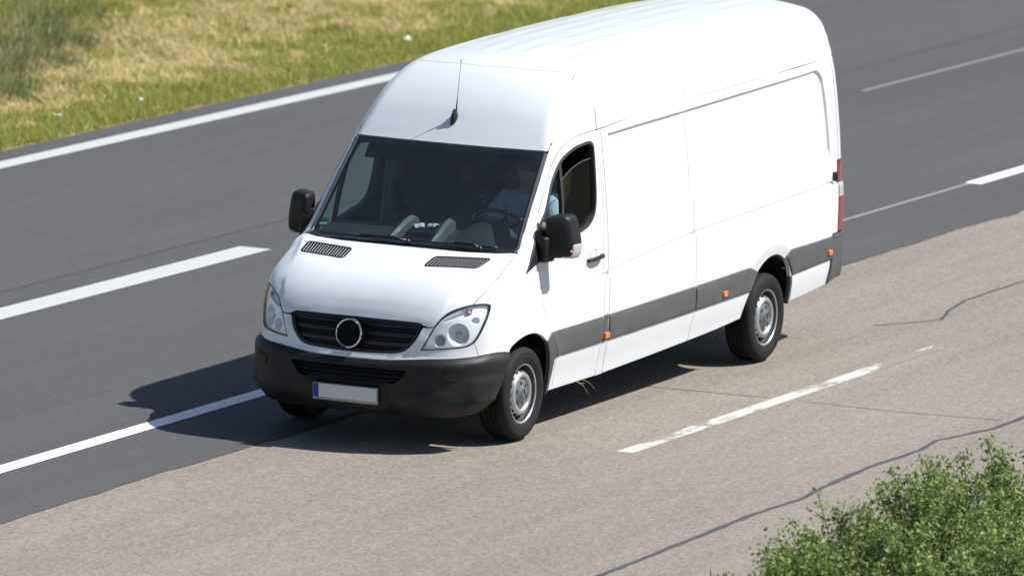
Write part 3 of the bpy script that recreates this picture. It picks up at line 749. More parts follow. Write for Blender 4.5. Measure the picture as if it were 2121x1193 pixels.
GR,GRT=_sm(GR),_sm(GRT);DOORF,DOORT,DOORR=_sm(DOORF),_sm(DOORT),_sm(DOORR)
P2=lambda L:[(a[0],0,a[2]) if len(a)==3 else (a[0],0,a[1]) for a in L]
def lift(L):   # (x,z) on the left flank -> 3D
    uv=np.array(L,float);P,_=surf(YL,uv);return [tuple(v) for v in P]
ARCH_F=[tuple(v) for v in smooth([(-.308,.715),(-.24,.752),(-.093,.790),(.057,.791),(.194,.748),(.293,.67),(.376,.531),(.410,.42),(.415,.36),(.408,.305)],4)]   # front wheel opening, front to rear over the top
ARCH_R=[tuple(v) for v in smooth([(3.835,.400),(3.870,.50),(3.931,.60),(4.045,.738),(4.191,.825),(4.364,.843),(4.533,.792),(4.634,.722),(4.690,.623),(4.712,.50),(4.715,.42)],4)]

# ---- bodywork, left and right
fend=SHUT+HL_OUT[1:]+SEAM[1:]+[WB[3],WB[2],WB[1]]+lift([(-.308,.697)])+lift(ARCH_F)+lift([(.425,.300),(.478,.303)])+lift(DOORF[1:])+[(.091,-.94,1.393)]
panel('front_fender',fend,FEN,M['white'],grid=.03,rings=(.01,.022,.036),gap=.0025)
pil=[(-.025,-.889,1.383)]+[(.091,-.94,1.393)]+lift(DOORT)+[(1.297,-.833,2.362),(1.325,-.769,2.477),(1.299,-.679,2.546),(1.182,-.703,2.498),(.947,-.754,2.36),(.783,-.778,2.228),(.641,-.801,2.066)]+[(.48,-.82,1.90),(.30,-.842,1.72),(.13,-.865,1.54)]
panel('a_pillar_panel',pil,PIL,M['white'],grid=.03,rings=(.01,.022,.036),gap=.0015)
door=DOORF+DOORT[1:]+DOORR[1:]
WINs=smooth(WIN,4,True)
def line_extra(f,xs,offs,vert=False):
    out=[]
    for o in offs:
        for x in xs:
            out.append((f(x)+o,x) if vert else (x,float(f(x))+o))
    return out
SW=[-.03,-.02,-.013,-.008,-.004,0,.004,.008,.013,.02,.03]
ex=line_extra(ZC,np.arange(.4,1.26,.05),SW)
dl,dr=panel('front_door',door,YL,M['white'],holes=[WINs],grid=.05,extra=ex,gap=.004)
DR=(dl,dr)
panel('pillar_strip',[(1.288,2.15),(1.345,2.155),(1.352,1.6),(1.350,1.1),(1.353,.8),(1.356,.544),(1.372,.307)]+[(1.259,.302)]+DOORR[::-1][1:],YL,M['white'],grid=.04,gap=.002,extra=line_extra(ZC,np.arange(1.27,1.36,.02),SW))
JT=[(2.880,.352),(2.905,.6),(2.89,1.13),(2.878,1.43),(2.862,1.95),(2.852,2.213)]
sp1=[(1.376,.307),(1.360,.544),(1.357,.8),(1.354,1.1),(1.356,1.6),(1.349,2.156)]+[(2.0,2.19)]+JT[::-1]+[(2.2,.33)]
rec=[.0,-.006,-.011,-.017,-.022,-.03,.008]
ex1=line_extra(ZC,np.arange(1.36,2.9,.05),SW)+line_extra(RT,np.arange(1.4,2.9,.05),rec)+line_extra(RB,np.arange(1.4,2.9,.08),[0,.014,.028,.041,.055])
ex1+=[(1.47+o,z) for o in(.0,.006,.011,.017,.022,.03) for z in np.arange(1.42,2.12,.05)]
panel('side_panel',sp1,YL,M['white'],grid=.06,extra=ex1,gap=.0038)
sp2=JT+[(4.508,2.237),(5.55,2.250),(5.70,2.252),(5.70,1.44),(5.668,1.435),(5.655,1.2),(5.645,.862),(5.535,.860)]+[(5.52,.76),(5.515,.64),(5.485,.462),(5.1,.437),(4.745,.418)]+ARCH_R[::-1]+[(3.4,.372)]
ex2=line_extra(ZC,np.arange(2.92,5.58,.05),SW)+line_extra(RT,np.arange(2.92,5.5,.05),rec)+line_extra(RB,np.arange(2.92,5.5,.08),[0,.014,.028,.041,.055])
ex2+=[(float(RX(z))-o,z) for o in(-.006,.0,.006,.011,.017,.022,.03) for z in np.arange(1.42,2.2,.04)]
for a in np.linspace(0,90,9):
    for rr in(.12,.114,.109,.103,.098,.09):
        cx=float(RX(2.06))-.12;cz=float(RT(5.4))-.12;ex2.append((cx+rr*math.cos(math.radians(a)),cz+rr*math.sin(math.radians(a))))
for rr in(.44,.46,.49,.53,.548,.566,.585,.605,.62):
    for a in np.arange(24,160,3.5):
        qx,qz=4.31+rr*math.cos(math.radians(a)),.40+rr*math.sin(math.radians(a))
        if qz>.78:ex2.append((qx,qz))
panel('side_panel',sp2,YL,M['white'],grid=.06,extra=ex2,gap=.0038)

# roof and front cap
TOPE=[(.572+.06*(y/.85)**2,-y,2.059) for y in(0.,.12,.24,.36,.48,.60,.70,.78)]
cap=center_sym([(x,y,z+.003) for x,y,z in TOPE]+[(.638,-.798,2.064),(.783,-.778,2.228),(.947,-.754,2.36),(1.182,-.703,2.498),(1.296,-.676,2.546),(1.24,-.56,2.562),(1.19,-.35,2.570),(1.158,0,2.575)])
link('roof_cap',panel_mesh('roof_cap',cap,AX,grid=.03,rings=(.01,.022,.036),gap=.0012),M['white'],van)
rseam=lift([(1.297,2.157),(2.0,2.187),(2.843,2.210),(4.508,2.234),(5.55,2.247),(5.74,2.251)])
rf=[(1.16,0,2.576),(1.194,-.35,2.571),(1.245,-.56,2.563),(1.303,-.68,2.548),(1.328,-.769,2.478),(1.300,-.833,2.362)]+rseam+[(5.80,-.70,2.40),(5.822,-.55,2.5),(5.83,-.3,2.53),(5.832,0,2.535)]
slit=[np.array(lift([(2.853+s,2.226+k*.03) for k in range(8)][::1 if s<0 else -1])) for s in(-.0035,.0035)]
slL=np.concatenate(slit);slR=slL.copy();slR[:,1]*=-1
link('roof',panel_mesh('roof',center_sym(rf),AX,holes=[slL,slR[::-1]],grid=.075,gy=.03,gap=.001),M['white'],van)
# hood
hd=center_sym([(-.165,0,1.379),(-.16,-.25,1.379),(-.144,-.503,1.379),(-.09,-.74,1.381)]+SHUT+HL_TOP[1:]+[(-.850,-.585,.914)]+GRT[::-1])
VENT=[(-.282,-.342,1.345),(-.190,-.757,1.352),(-.372,-.728,1.302),(-.452,-.332,1.294)]
ventL=roundpoly(VENT,.035);ventR=ventL.copy();ventR[:,1]*=-1
hx=np.arange(-.84,-.1,.03)
hex_=np.array([(x,sg*(float(YC(x))+o),float(T0(x))) for o in(-.03,-.014,-.004,.006,.014,.024) for x in hx for sg in(-1,1)])
hood=link('hood',panel_mesh('hood',hd,HOOD,holes=[ventL,ventR[::-1]],grid=.04,rings=(.01,.022,.036),gap=.0025,extra=to2(HOOD,hex_)),M['white'],van)
# hood vents: dark tray + slats
def vent_part():
    me=panel_mesh('vent',ventL,HOOD,grid=.05,gap=-.004,off=-.022,depth=0)
    vl,vr=put('vent',me,M['matte'],(hood,hood))
    fr=panel_mesh('vent_frame',inset(to2(HOOD,ventL)[::-1] if area2(to2(HOOD,ventL))<0 else to2(HOOD,ventL),-.004),HOOD,holes=[inset(to2(HOOD,ventL) if area2(to2(HOOD,ventL))>0 else to2(HOOD,ventL)[::-1],.008)],grid=.03,gap=0,off=.003,depth=.02)
    put('vent_frame',fr,M['plastic'],(hood,hood))
    a,b,c,d=[np.array(v) for v in VENT];vs=[];fs=[]
    for i in range(15):
        t=(i+.7)/15.4;r=a*(1-t)+b*t;f=d*(1-t)+c*t;r=r*.97+f*.03;f=f*.96+r*.04
        pts=np.array([r*(1-k/4)+f*k/4 for k in range(5)])
        uv=to2(HOOD,pts);P,N=surf(HOOD,uv);s=np.array([.0,-.0032,0])
        k0=len(vs)
        for j in range(5):
            vs+=[P[j]-s,P[j]+s]
        for j in range(4):
            q=k0+2*j;fs.append((q,q+1,q+3,q+2))
    for o in put('vent_slats',mesh_from('vent_slats',vs,fs,False),mat('vent_slat_grey',(.42,.43,.45),.45),(hood,hood)):o['kind']='stuff'
vent_part()

# windscreen
wso=center_sym([(x,y,z-.003) for x,y,z in TOPE]+[(.634,-.795,2.045),(.48,-.815,1.895),(.30,-.837,1.715),(.13,-.860,1.535),(-.01,-.877,1.40),(-.022,-.872,1.388),(-.10,-.6,1.405),(-.105,-.3,1.405),(-.108,0,1.405)])
wsi=center_sym([(.535,0,2.02),(.55,-.35,2.02),(.585,-.70,2.015),(.585,-.745,2.0),(.44,-.775,1.86),(.28,-.795,1.70),(.12,-.815,1.53),(.05,-.82,1.46),(.02,-.79,1.44),(-.05,-.5,1.455),(-.06,-.25,1.455),(-.062,0,1.455)])
ws=link('windscreen',panel_mesh('windscreen',wso,WS,grid=.07,gap=.004,depth=.004,off=-.004),M['glass_ws'],van)
fritmat=mat('glass_edge_band',(.010,.010,.012),.25)
link('edge_band',panel_mesh('edge_band',wso,WS,holes=[wsi],grid=.06,gap=.005,depth=.01,off=-.0075),fritmat,ws)
# pillar trim strips beside the glass
tr=[(.625,-.798,2.036),(.62,-.772,2.040),(.47,-.793,1.90),(.29,-.815,1.72),(.12,-.838,1.54),(-.02,-.855,1.405),(-.03,-.878,1.395),(.13,-.862,1.545),(.30,-.840,1.725),(.48,-.818,1.905)]
put('windscreen_trim',panel_mesh('windscreen_trim',tr,WS,grid=.03,gap=0,off=.004,depth=.012),M['trimgrey'],(ws,ws))
# cowl
cw=center_sym([(-.162,0,1.381),(-.156,-.25,1.381),(-.140,-.503,1.381),(-.086,-.74,1.383),(-.028,-.878,1.383),(-.015,-.875,1.40),(-.09,-.6,1.41),(-.1,-.3,1.41),(-.1,0,1.41)])
link('cowl',panel_mesh('cowl',cw,HOOD,grid=.05,gap=0,off=-.014,depth=.02),M['plastic'],van)
def wiper(p0,p1,q0):
    e=empty('wiper');e.parent=van
    uv=to2(WS,np.array([np.array(p0)*(1-k/14)+np.array(p1)*k/14 for k in range(15)]));P,N=surf(WS,uv)
    bm=bmesh.new();tube(bm,[Vector(a+b*.016) for a,b in zip(P,N)],.007,6);link('blade',bm_mesh('blade',bm,True),M['black'],e)
    bm=bmesh.new();mid=P[7]+N[7]*.03;uvq=to2(WS,np.array([q0]));Q,NQ=surf(WS,uvq);q=Q[0]+NQ[0]*.012
    tube(bm,[Vector(q),Vector(q*.7+mid*.3+np.array([0,0,.02])),Vector(mid)],[.014,.009,.006],6);bmesh.ops.create_icosphere(bm,subdivisions=2,radius=.022,matrix=Matrix.Translation(Vector(q)))
    link('arm',bm_mesh('arm',bm,True),M['black'],e)
wiper((-.085,-.05,1.425),(-.03,-.72,1.42),(-.075,-.60,1.40))
wiper((-.075,.72,1.42),(-.085,.06,1.425),(-.10,-.02,1.40))

# front panel round the grille
fp=[(-.84,-.623,.92),(-.850,-.585,.912)]+GR+[tuple(np.array(v)*[1,-1,1]) for v in GR[::-1][1:]]+[(-.850,.585,.912),(-.84,.623,.92)]
fp+=[tuple(np.array(v)*[1,-1,1]) for v in HL_IN[::-1][1:]]+[tuple(np.array(v)*[1,-1,1]) for v in HL_BOT[::-1][1:]]+[tuple(np.array(v)*[1,-1,1]) for v in SEAM[1:]]
fp+=[tuple(np.array(v)*[1,-1,1]) for v in WB[5:]]+WB[4:-1][::-1]+SEAM[::-1][1:]+HL_BOT[1:]+HL_IN[1:-1]
link('front_panel',panel_mesh('front_panel',fp,NOSE,grid=.035,gap=.002,depth=.05),M['white'],van)
# grille
grp=center_sym(GRT[:-1]+[GRT[-1]]+GR)
mesh_m=mat('grille_mesh',(.010,.010,.011),.6)
grl=link('grille',panel_mesh('grille',grp,NOSE,grid=.04,gap=-.01,off=-.055,depth=0),mesh_m,van)
g2=to2(NOSE,grp);g2=g2 if area2(g2)>0 else g2[::-1];g2=inset(g2,.012)
def clipband(z0,z1):
    out=[]
    def clip(p,f):
        r=[]
        for i in range(len(p)):
            a,b=p[i-1],p[i];fa,fb=f(a),f(b)
            if fb>=0:
                if fa<0:r.append(a+(b-a)*fa/(fa-fb))
                r.append(b)
            elif fa>=0:r.append(a+(b-a)*fa/(fa-fb))
        return r
    p=clip(list(g2),lambda a:a[1]-z0);p=clip(p,lambda a:z1-a[1]);return np.array(p)
for z0,z1 in((.905,.936),(.835,.872),(.762,.799)):
    link('grille_slat',panel_mesh('grille_slat',clipband(z0,z1),NOSE,grid=.03,gap=.001,off=-.026,depth=.03,bev=.006),M['black'],grl)
link('grille_frame',panel_mesh('grille_frame',inset(g2,-.008),NOSE,holes=[inset(g2,.008)],grid=.03,gap=0,off=-.008,depth=.05),M['black'],grl)
# diamond mesh between the slats
bm=bmesh.new()
for zc in(.817,.888,.736):
    for i in range(-19,20):
        for sgn in(-1,1):
            u=i*.026
            if abs(u)>.50-(0 if zc>.8 else .10)-(.02 if zc<.85 else 0):continue
            uv=np.array([[u/ .86*.9-.012*sgn,zc-.018],[u/.86*.9+.012*sgn,zc+.018]]);P,N=surf(NOSE,uv)
            tube(bm,[Vector(P[0]-N[0]*.045),Vector(P[1]-N[1]*.045)],.0028,4,False)
link('grille_lattice',bm_mesh('grille_lattice',bm),M['plastic'],grl)['kind']='stuff'
# ring badge: plain chrome ring round a black disc
bm=bmesh.new()
rc=Vector((-.975,.0,.838));tilt=Matrix.Rotation(math.radians(10),4,'Y')
bmr=bmesh.new();prof=[(.092,0),(.096,-.010),(.102,-.013),(.108,-.008),(.109,.012),(.092,.012)]
lathe(bmr,prof,56,'Y',True)
R90=Matrix.Rotation(math.radians(-90),4,'Z')
me=bm_mesh('badge_ring',bmr,True,40);me.transform(Matrix.Translation(rc)@tilt@R90);link('badge_ring',me,M['chrome'],grl)
bm.free();bm=bmesh.new();lathe(bm,[(0,-.004),(.07,-.003),(.093,.002),(.093,.05),(.104,.05)],48,'Y');me=bm_mesh('badge_disc',bm,True,40);me.transform(Matrix.Translation(rc)@tilt@R90);link('badge_disc',me,M['matte'],grl)

# front bumper
bot=[(-.42,-.954,.528),(-.508,-.919,.36),(-.545,-.905,.285),(-.62,-.88,.262),(-.727,-.834,.255),(-.82,-.735,.25),(-.9,-.55,.248),(-.95,-.3,.246),(-.962,0,.245)]
intk=center_sym([(-.98,0,.606),(-.96,-.30,.606),(-.945,-.47,.604),(-.95,-.45,.57),(-.955,-.40,.515),(-.958,-.375,.50),(-.97,-.2,.495),(-.98,0,.492)])
bp_=center_sym(WB[::-1]+bot)
fogp=roundpoly([(-.861,-.703,.601),(-.789,-.802,.606),(-.792,-.798,.536),(-.86,-.704,.529)],.02);fogR=fogp.copy();fogR[:,1]*=-1
ZWB=spl([0,.19,.336,.445,.601,.778,.892,.93,.985],[.660,.662,.668,.677,.689,.696,.706,.713,.697])
def plo(uv,P):
    y=np.abs(P[:,1]);z=P[:,2];d=ZWB(y)-z
    o=.031*S01(d/.05)**.8                                        # sloping ledge under the white panel
    o=o-.026*S01((.50-z)/.03)*S01((z-.31)/.03)*S01((.36-y)/.04)    # plate recess
    o=o-.06*S01((.37-z)/.13)                                      # tuck-under
    side=S01((y-.82)/.06)
    o=o+side*(.012*S01((.545-z)/.012)*S01((z-.36)/.012)-.012*S01((.365-z)/.02))
    o=o+.010*S01((.47-z)/.05)*S01((y-.42)/.08)*S01((.80-y)/.1)
    return o-.012
bumper=link('front_bumper',panel_mesh('front_bumper',bp_,NOSE,holes=[intk,fogp,fogR[::-1]],grid=.023,gap=.0,depth=.06,off=.015,bev=.003,offs=plo),M['plastic'],van)
link('lower_intake',panel_mesh('lower_intake',intk,NOSE,grid=.05,gap=-.006,off=-.02,depth=0),M['matte'],bumper)
i2=to2(NOSE,intk);i2=i2 if area2(i2)>0 else i2[::-1]
for z in(.578,.545,.515):
    w=.40+(z-.5)*.55;uv=np.array([[u,z] for u in np.linspace(-w,w,22)]);P,N=surf(NOSE,uv);bm=bmesh.new();tube(bm,[Vector(a-b*.005) for a,b in zip(P,N)],.004,5)
    link('intake_bar',bm_mesh('intake_bar',bm),M['black'],bumper)
put('fog_cover',panel_mesh('fog_cover',fogp,NOSE,grid=.04,gap=.003,off=.036,depth=.02),M['plastic'],(bumper,bumper))
# number plate: blank face, blue band, holder
pe=empty('number_plate');pe.parent=van
def plate_quad(name,y0,y1,z0,z1,dx,m,th=.006):
    bm=bmesh.new();bx(bm,(-1.012-dx,(y0+y1)/2,(z0+z1)/2),(th,y1-y0,z1-z0),bevel=.0025);me=bm_mesh(name,bm)
    me.transform(Matrix.Translation((-1.0,0,.4))@Matrix.Rotation(math.radians(-4),4,'Y')@Matrix.Translation((1.0,0,-.4)));link(name,me,m,pe)
plate_quad('plate_holder',-.264,.264,.338,.462,.0,M['holder'],.02)
plate_quad('plate_face',-.258,.216,.357,.457,.0095,M['plate'])
plate_quad('blue_band',.2165,.259,.357,.457,.0095,M['blue'])

# headlights
def headlight():
    out=np.array(HL_TOP[::-1]+HL_OUT[1:]+HL_BOT[1:]+HL_IN[1:-1])
    e1=empty('headlight');e1.parent=van;e2=empty('headlight');e2.parent=van;E=(e1,e2)
    uv=to2(LAMP,out);uv=uv if area2(uv)>0 else uv[::-1]
    put('gasket',panel_mesh('gasket',inset(uv,-.001),LAMP,holes=[inset(uv,.0045)],grid=.03,gap=0,off=.001,depth=.03),M['black'],E)
    put('lens',panel_mesh('lens',inset(uv,.004),LAMP,grid=.05,gap=0,off=.003,depth=0),M['lens'],E)
    # stepped bezel: surface sunk behind the lens with openings for the reflectors
    c1=np.array([[-.757,-.788,.868]]);c2=np.array([[-.837,-.672,.825]]);c3=np.array([[-.64,-.865,.962]])
    def circ(c,r,rz=None,n=26,rot=0):
        k=to2(LAMP,c)[0];a=np.linspace(0,2*np.pi,n,endpoint=False);rz=rz or r
        q=np.stack([r*np.cos(a),rz*np.sin(a)],1);cr,sr=math.cos(rot),math.sin(rot)
        return k+q@np.array([[cr,sr],[-sr,cr]])
    H1=circ(c1,.088,.083);H2=circ(c2,.046,.047);H3=circ(c3,.040,.028,rot=.5)
    # turn-signal trough along the upper edge
    tp=to2(LAMP,np.array([(-.822,-.640,.945),(-.79,-.68,.992),(-.74,-.735,1.026),(-.69,-.785,1.046),(-.63,-.837,1.058),(-.655,-.835,1.005),(-.72,-.775,.985),(-.78,-.705,.957)]))
    H4=roundpoly(tp,.012,3)
    bez=panel_mesh('bezel',inset(uv,.006),LAMP,holes=[H1,H2,H3,H4],grid=.03,gap=0,off=-.020,depth=.05)
    put('bezel',bez,M['lampbezel'],E)
    def bowl(name,H,dep,m,bulb=True):
        c=H.mean(0);vs=[];fs=[];n=len(H);R=5
        P0,N0=surf(LAMP,np.array([c]));ax=np.array([-.93,-.30,.10]);ax/=np.linalg.norm(ax)
        for k in range(R+1):
            f=1-k/R
            q=c+(H-c)*f if k<R else c+(H-c)*.03
            P,N=surf(LAMP,q);vs+=list(P-N*.028-ax*dep*(1-f*f))
        for k in range(R):
            for j in range(n):
                fs.append((k*n+j,k*n+(j+1)%n,(k+1)*n+(j+1)%n,(k+1)*n+j))
        put(name,mesh_from(name,vs,fs,False),m,E)
        if bulb:
            bm=bmesh.new();b0=Vector(P0[0]-N0[0]*.028-ax*dep);tube(bm,[b0,b0+Vector(ax)*dep*.55,b0+Vector(ax)*dep*.7],[.016,.013,.004],10)
            put(name+'_bulb',bm_mesh(name+'_bulb',bm,True),M['clear'],E)
            bm=bmesh.new();K=to2(LAMP,P0);ring=[]
            q=c+(H-c)*1.02;P,N=surf(LAMP,np.concatenate([q,q[:1]]));tube(bm,[Vector(a-b*.024) for a,b in zip(P,N)],.004,5,False)
            put(name+'_rim',bm_mesh(name+'_rim',bm,True),M['reflector'],E)
    bowl('main_reflector',H1,.075,M['reflector']);bowl('inner_reflector',H2,.05,M['reflector']);bowl('position_reflector',H3,.03,M['reflector'],False)
    bowl('turn_reflector',H4,.02,M['reflector'],False)
    bm=bmesh.new();P,N=surf(LAMP,to2(LAMP,np.array([(-.66,-.82,1.022)])));b0=Vector(P[0]-N[0]*.03)
    bmesh.ops.create_icosphere(bm,subdivisions=2,radius=.018,matrix=Matrix.Translation(b0)@Matrix.Diagonal((1.3,1,.9,1)))
    put('turn_bulb',bm_mesh('turn_bulb',bm,True),mat('amber_bulb',(.50,.24,.20),.3),E)
headlight()

# ---- door glazing and furniture
w2=np.array(WINs);w2=w2 if area2(w2)>0 else w2[::-1]
put('window_seal',panel_mesh('window_seal',inset(w2,-.004),YL,holes=[inset(w2,.017)],grid=.03,gap=0,off=.003,depth=.035),M['seal'],DR)
gl=[(1.135,2.062),(1.176,2.03),(1.172,1.72),(1.135,1.59),(1.06,1.51),(.98,1.478),(.60,1.41),(.68,1.96),(.73,1.99),(.893,2.04)]
# driver's pane is wound down a little: the top edge sits below the frame
gl_l=[(1.17,1.955),(1.172,1.72),(1.135,1.59),(1.06,1.51),(.98,1.478),(.598,1.40),(.64,1.80),(.71,1.855),(.80,1.895),(.9,1.925),(1.05,1.95)]
link('door_glass',panel_mesh('door_glass',roundpoly(gl_l,.03),YL,grid=.08,gap=-.006,off=-.018,depth=0),M['glass_side'],dl)
mg=panel_mesh('door_glass',roundpoly(gl,.03),YL,grid=.08,gap=-.012,off=-.018,depth=0);link('door_glass',mirror_mesh(mg,'door_glass'),M['glass_side'],dr)
edge=np.array(gl_l[6:]+[gl_l[0]]);uv=smooth(edge,4);P,N=surf(YL,uv);bm=bmesh.new();tube(bm,[Vector(a-b*.018) for a,b in zip(P,N)],.0035,5)
link('glass_edge',bm_mesh('glass_edge',bm),M['trimgrey'],dl)
qg=[(.66,1.94),(.575,1.405),(.27,1.34),(.25,1.535),(.375,1.65),(.525,1.83)]
put('quarter_glass',panel_mesh('quarter_glass',qg,YL,grid=.08,gap=-.004,off=-.016,depth=0),M['glass_side'],DR)
put('window_divider',panel_mesh('window_divider',[(.560,1.37),(.592,1.375),(.698,1.985),(.665,1.965)],YL,grid=.03,gap=0,off=.001,depth=.03),M['seal'],DR)
# inner door trim below the window
ins=[(x*1.0,z) for x,z in door];i2=np.array(door);i2=i2 if area2(i2)>0 else i2[::-1]
put('door_lining',panel_mesh('door_lining',inset(i2,.02),YL,holes=[inset(w2,.012)],grid=.09,gap=0,off=-.06,depth=0),M['lining'],DR)
# handle and its scoop
def handle():
    uv=np.array([(.985,1.212),(1.05,1.218),(1.12,1.222),(1.19,1.224),(1.228,1.224)]);P,N=surf(YL,uv)
    bm=bmesh.new();o=[.012,.035,.04,.035,.016]
    tube(bm,[Vector(a+b*k) for a,b,k in zip(P,N,o)],[.014,.016,.016,.017,.015],8);put('door_handle',bm_mesh('door_handle',bm,True,50),M['plastic'],DR)
    c=[(1.10+.06*math.cos(a),1.245+.045*math.sin(a)) for a in np.linspace(0,2*np.pi,20,endpoint=False)]
    put('handle_scoop',panel_mesh('handle_scoop',c,YL,grid=.012,gap=0,off=.002,depth=.002,offs=lambda uv,P:-.02*S01((1-np.hypot((uv[:,0]-1.10)/.06,(uv[:,1]-1.245)/.045))/.6)),mat('scoop_grey',(.5,.51,.53),.35),DR)
    c=[(1.232+.012*math.cos(a),1.224+.012*math.sin(a)) for a in np.linspace(0,2*np.pi,12,endpoint=False)]
    put('lock',panel_mesh('lock',c,YL,grid=.01,gap=0,off=.012,depth=.012),M['black'],DR)
handle()
# black sail in front of the door window
sail=[(.26,1.58),(.218,1.505),(.10,1.385),(-.029,1.243),(.0,1.248),(.10,1.28),(.293,1.317),(.33,1.36),(.27,1.43),(.275,1.56)]
put('mirror_sail',panel_mesh('mirror_sail',sail,YL,grid=.03,gap=0,off=.010,depth=.02,bev=.005),M['plastic'],DR)

# ---- mirrors
def mirror():
    e1=empty('door_mirror');e1.parent=van;e2=empty('door_mirror');e2.parent=van;E=(e1,e2)
    bm=bmesh.new();n=28
    # housing: stacked rounded outlines from the rear rim (x=.40) to the front cover (x=.235)
    def outline(sc,x,dy=0,dz=0):
        ring=[]
        pts=roundpoly([(-.985+dy,1.640+dz,0),(-1.150+dy,1.652+dz,0),(-1.192+dy,1.44+dz,0),(-1.180+dy,1.335+dz,0),(-.985+dy,1.318+dz,0)],[.04,.05,.05,.025,.03],6)
        c=pts.mean(0)
        for q in pts:
            k=c+(q-c)*sc;ring.append(bm.verts.new((x-.42*(k[0]+1.09),k[0],k[1])))
        return ring
    rings=[outline(.90,.395),outline(1.0,.385),outline(1.0,.33),outline(.985,.285),outline(.95,.262),outline(.87,.248),outline(.5,.240)]
    for A,B in zip(rings,rings[1:]):
        for i in range(len(A)):bm.faces.new((A[i],A[(i+1)%len(A)],B[(i+1)%len(B)],B[i]))
    bm.faces.new(rings[-1])
    put('mirror_housing',bm_mesh('mirror_housing',bm,True,60),M['plastic'],E)
    bm=bmesh.new();q=outline(.89,.392);bm.faces.new(q);put('mirror_face',bm_mesh('mirror_face',bm),M['mirror'],E)
    # indicator lens wrapped round the lower outer corner
    bm=bmesh.new()
    pts=[(-1.105,1.327),(-1.182,1.328),(-1.200,1.37),(-1.203,1.432),(-1.192,1.436),(-1.160,1.395)];pts=roundpoly([(a,b,0) for a,b in pts],.012,3)
    A=[bm.verts.new((.272-.42*(q[0]+1.09),q[0]+.006,q[1])) for q in pts];c=pts.mean(0)
    B=[bm.verts.new((.36-.42*(q[0]+1.09),q[0]+.002,q[1]-.002)) for q in pts];C=[bm.verts.new((.252-.42*(q[0]+1.09),c[0]+.01+(q[0]-c[0])*.85,c[1]+(q[1]-c[1])*.85)) for q in pts]
    for U,Vv in((A,B),(A,C)):
        for i in range(len(U)):bm.faces.new((U[i],U[(i+1)%len(U)],Vv[(i+1)%len(U)],Vv[i]))
    bm.faces.new(C)
    put('indicator_lens',bm_mesh('indicator_lens',bm,True,40),mat('indicator_clear',(.50,.47,.44),.2,0,.6),E)
    bm=bmesh.new();bmesh.ops.create_icosphere(bm,subdivisions=1,radius=.012,matrix=Matrix.Translation((.288,-1.172,1.385)));put('indicator_bulb',bm_mesh('indicator_bulb',bm,True),mat('bulb_salmon',(.75,.35,.25),.3),E)
    # arm: chunky knuckle between sail and housing
    bm=bmesh.new();bx(bm,(.235,-.975,1.395),(.13,.12,.19),Matrix.Rotation(-.25,3,'Z'),.022,3)
    put('mirror_arm',bm_mesh('mirror_arm',bm,True,50),M['plastic'],E)
    bm=bmesh.new();bx(bm,(.235,-.945,1.43),(.09,.06,.21),Matrix.Rotation(-.2,3,'Z'),.02,3);put('mirror_joint',bm_mesh('mirror_joint',bm,True,50),M['black'],E)
mirror()

# ---- cladding and side markers
CL=dict(grid=.035,gap=.001,off=.012,depth=.02,bev=.008)
ctop=spl([.3,1.25,2.9,3.95,4.64,5.6],[.763,.768,.786,.806,.853,.850]);cbot=spl([.3,1.25,2.9,3.93,4.68,5.55],[.556,.563,.584,.603,.632,.657])
def clad(x0,x1,l=0,r=0,n=8):
    xs=np.linspace(x0,x1,n);return [(x,float(ctop(x))) for x in xs]+[(x1+r,float(cbot(x1)))]+[(x,float(cbot(x))) for x in xs[::-1][1:-1]]+[(x0+l,float(cbot(x0)))]
step=lambda uv,P:-.008*S01((P[:,2]-(ctop(P[:,0])-.045))/.03)
put('cladding',panel_mesh('cladding',clad(.345,1.256,.125,.0),YL,offs=step,**CL),M['clad'],DR)
panel('pillar_cladding',clad(1.268,1.342,0,0,3),YL,M['clad'],grid=.03,gap=.001,off=.006,depth=.02,bev=.003)
panel('cladding',clad(1.358,2.895,0,.008),YL,M['clad'],offs=step,**CL)
panel('cladding',clad(2.903,3.875,.008,0)[:8]+[(3.90,.803),(4.050,.748),(3.985,.672),(3.931,.603)]+[(x,float(cbot(x))) for x in np.linspace(3.85,2.91,6)],YL,M['clad'],offs=step,**CL)
panel('cladding',[(4.548,.797),(4.60,.835),(4.64,.853),(5.0,.851),(5.56,.850),(5.54,.76),(5.53,.657),(5.1,.647),(4.712,.633),(4.690,.668),(4.648,.722),(4.60,.765)],YL,M['clad'],offs=step,**CL)
# wheel-arch edge trims
at=[(.285,.712),(.343,.762),(.41,.70),(.455,.61),(.470,.552),(.446,.545),(.455,.44),(.44,.32),(.415,.283)]+[(x-.006,z-.004) for x,z in ARCH_F[::-1] if x>.24]
panel('arch_trim',at,YL,M['clad'],grid=.035,gap=0,off=.009,depth=.03,bev=.004)
at2=[(4.705,.636),(4.715,.633),(4.735,.55),(4.745,.45),(4.735,.415)]+[(x-.008,z-.003) for x,z in ARCH_R[::-1] if x>4.6 and z<.64]
panel('arch_trim',at2,YL,M['clad'],grid=.03,gap=0,off=.008,depth=.03,bev=.003)
for x,z,p in((1.312,.612,0),(3.43,.652,0),(5.462,.722,0)):
    q=roundpoly([(x-.036,z-.023),(x+.036,z-.023),(x+.036,z+.023),(x-.036,z+.023)],.018,4)
    panel('side_marker',q,YL,M['orange'],grid=.02,gap=0,off=.026,depth=.02,bev=.006)

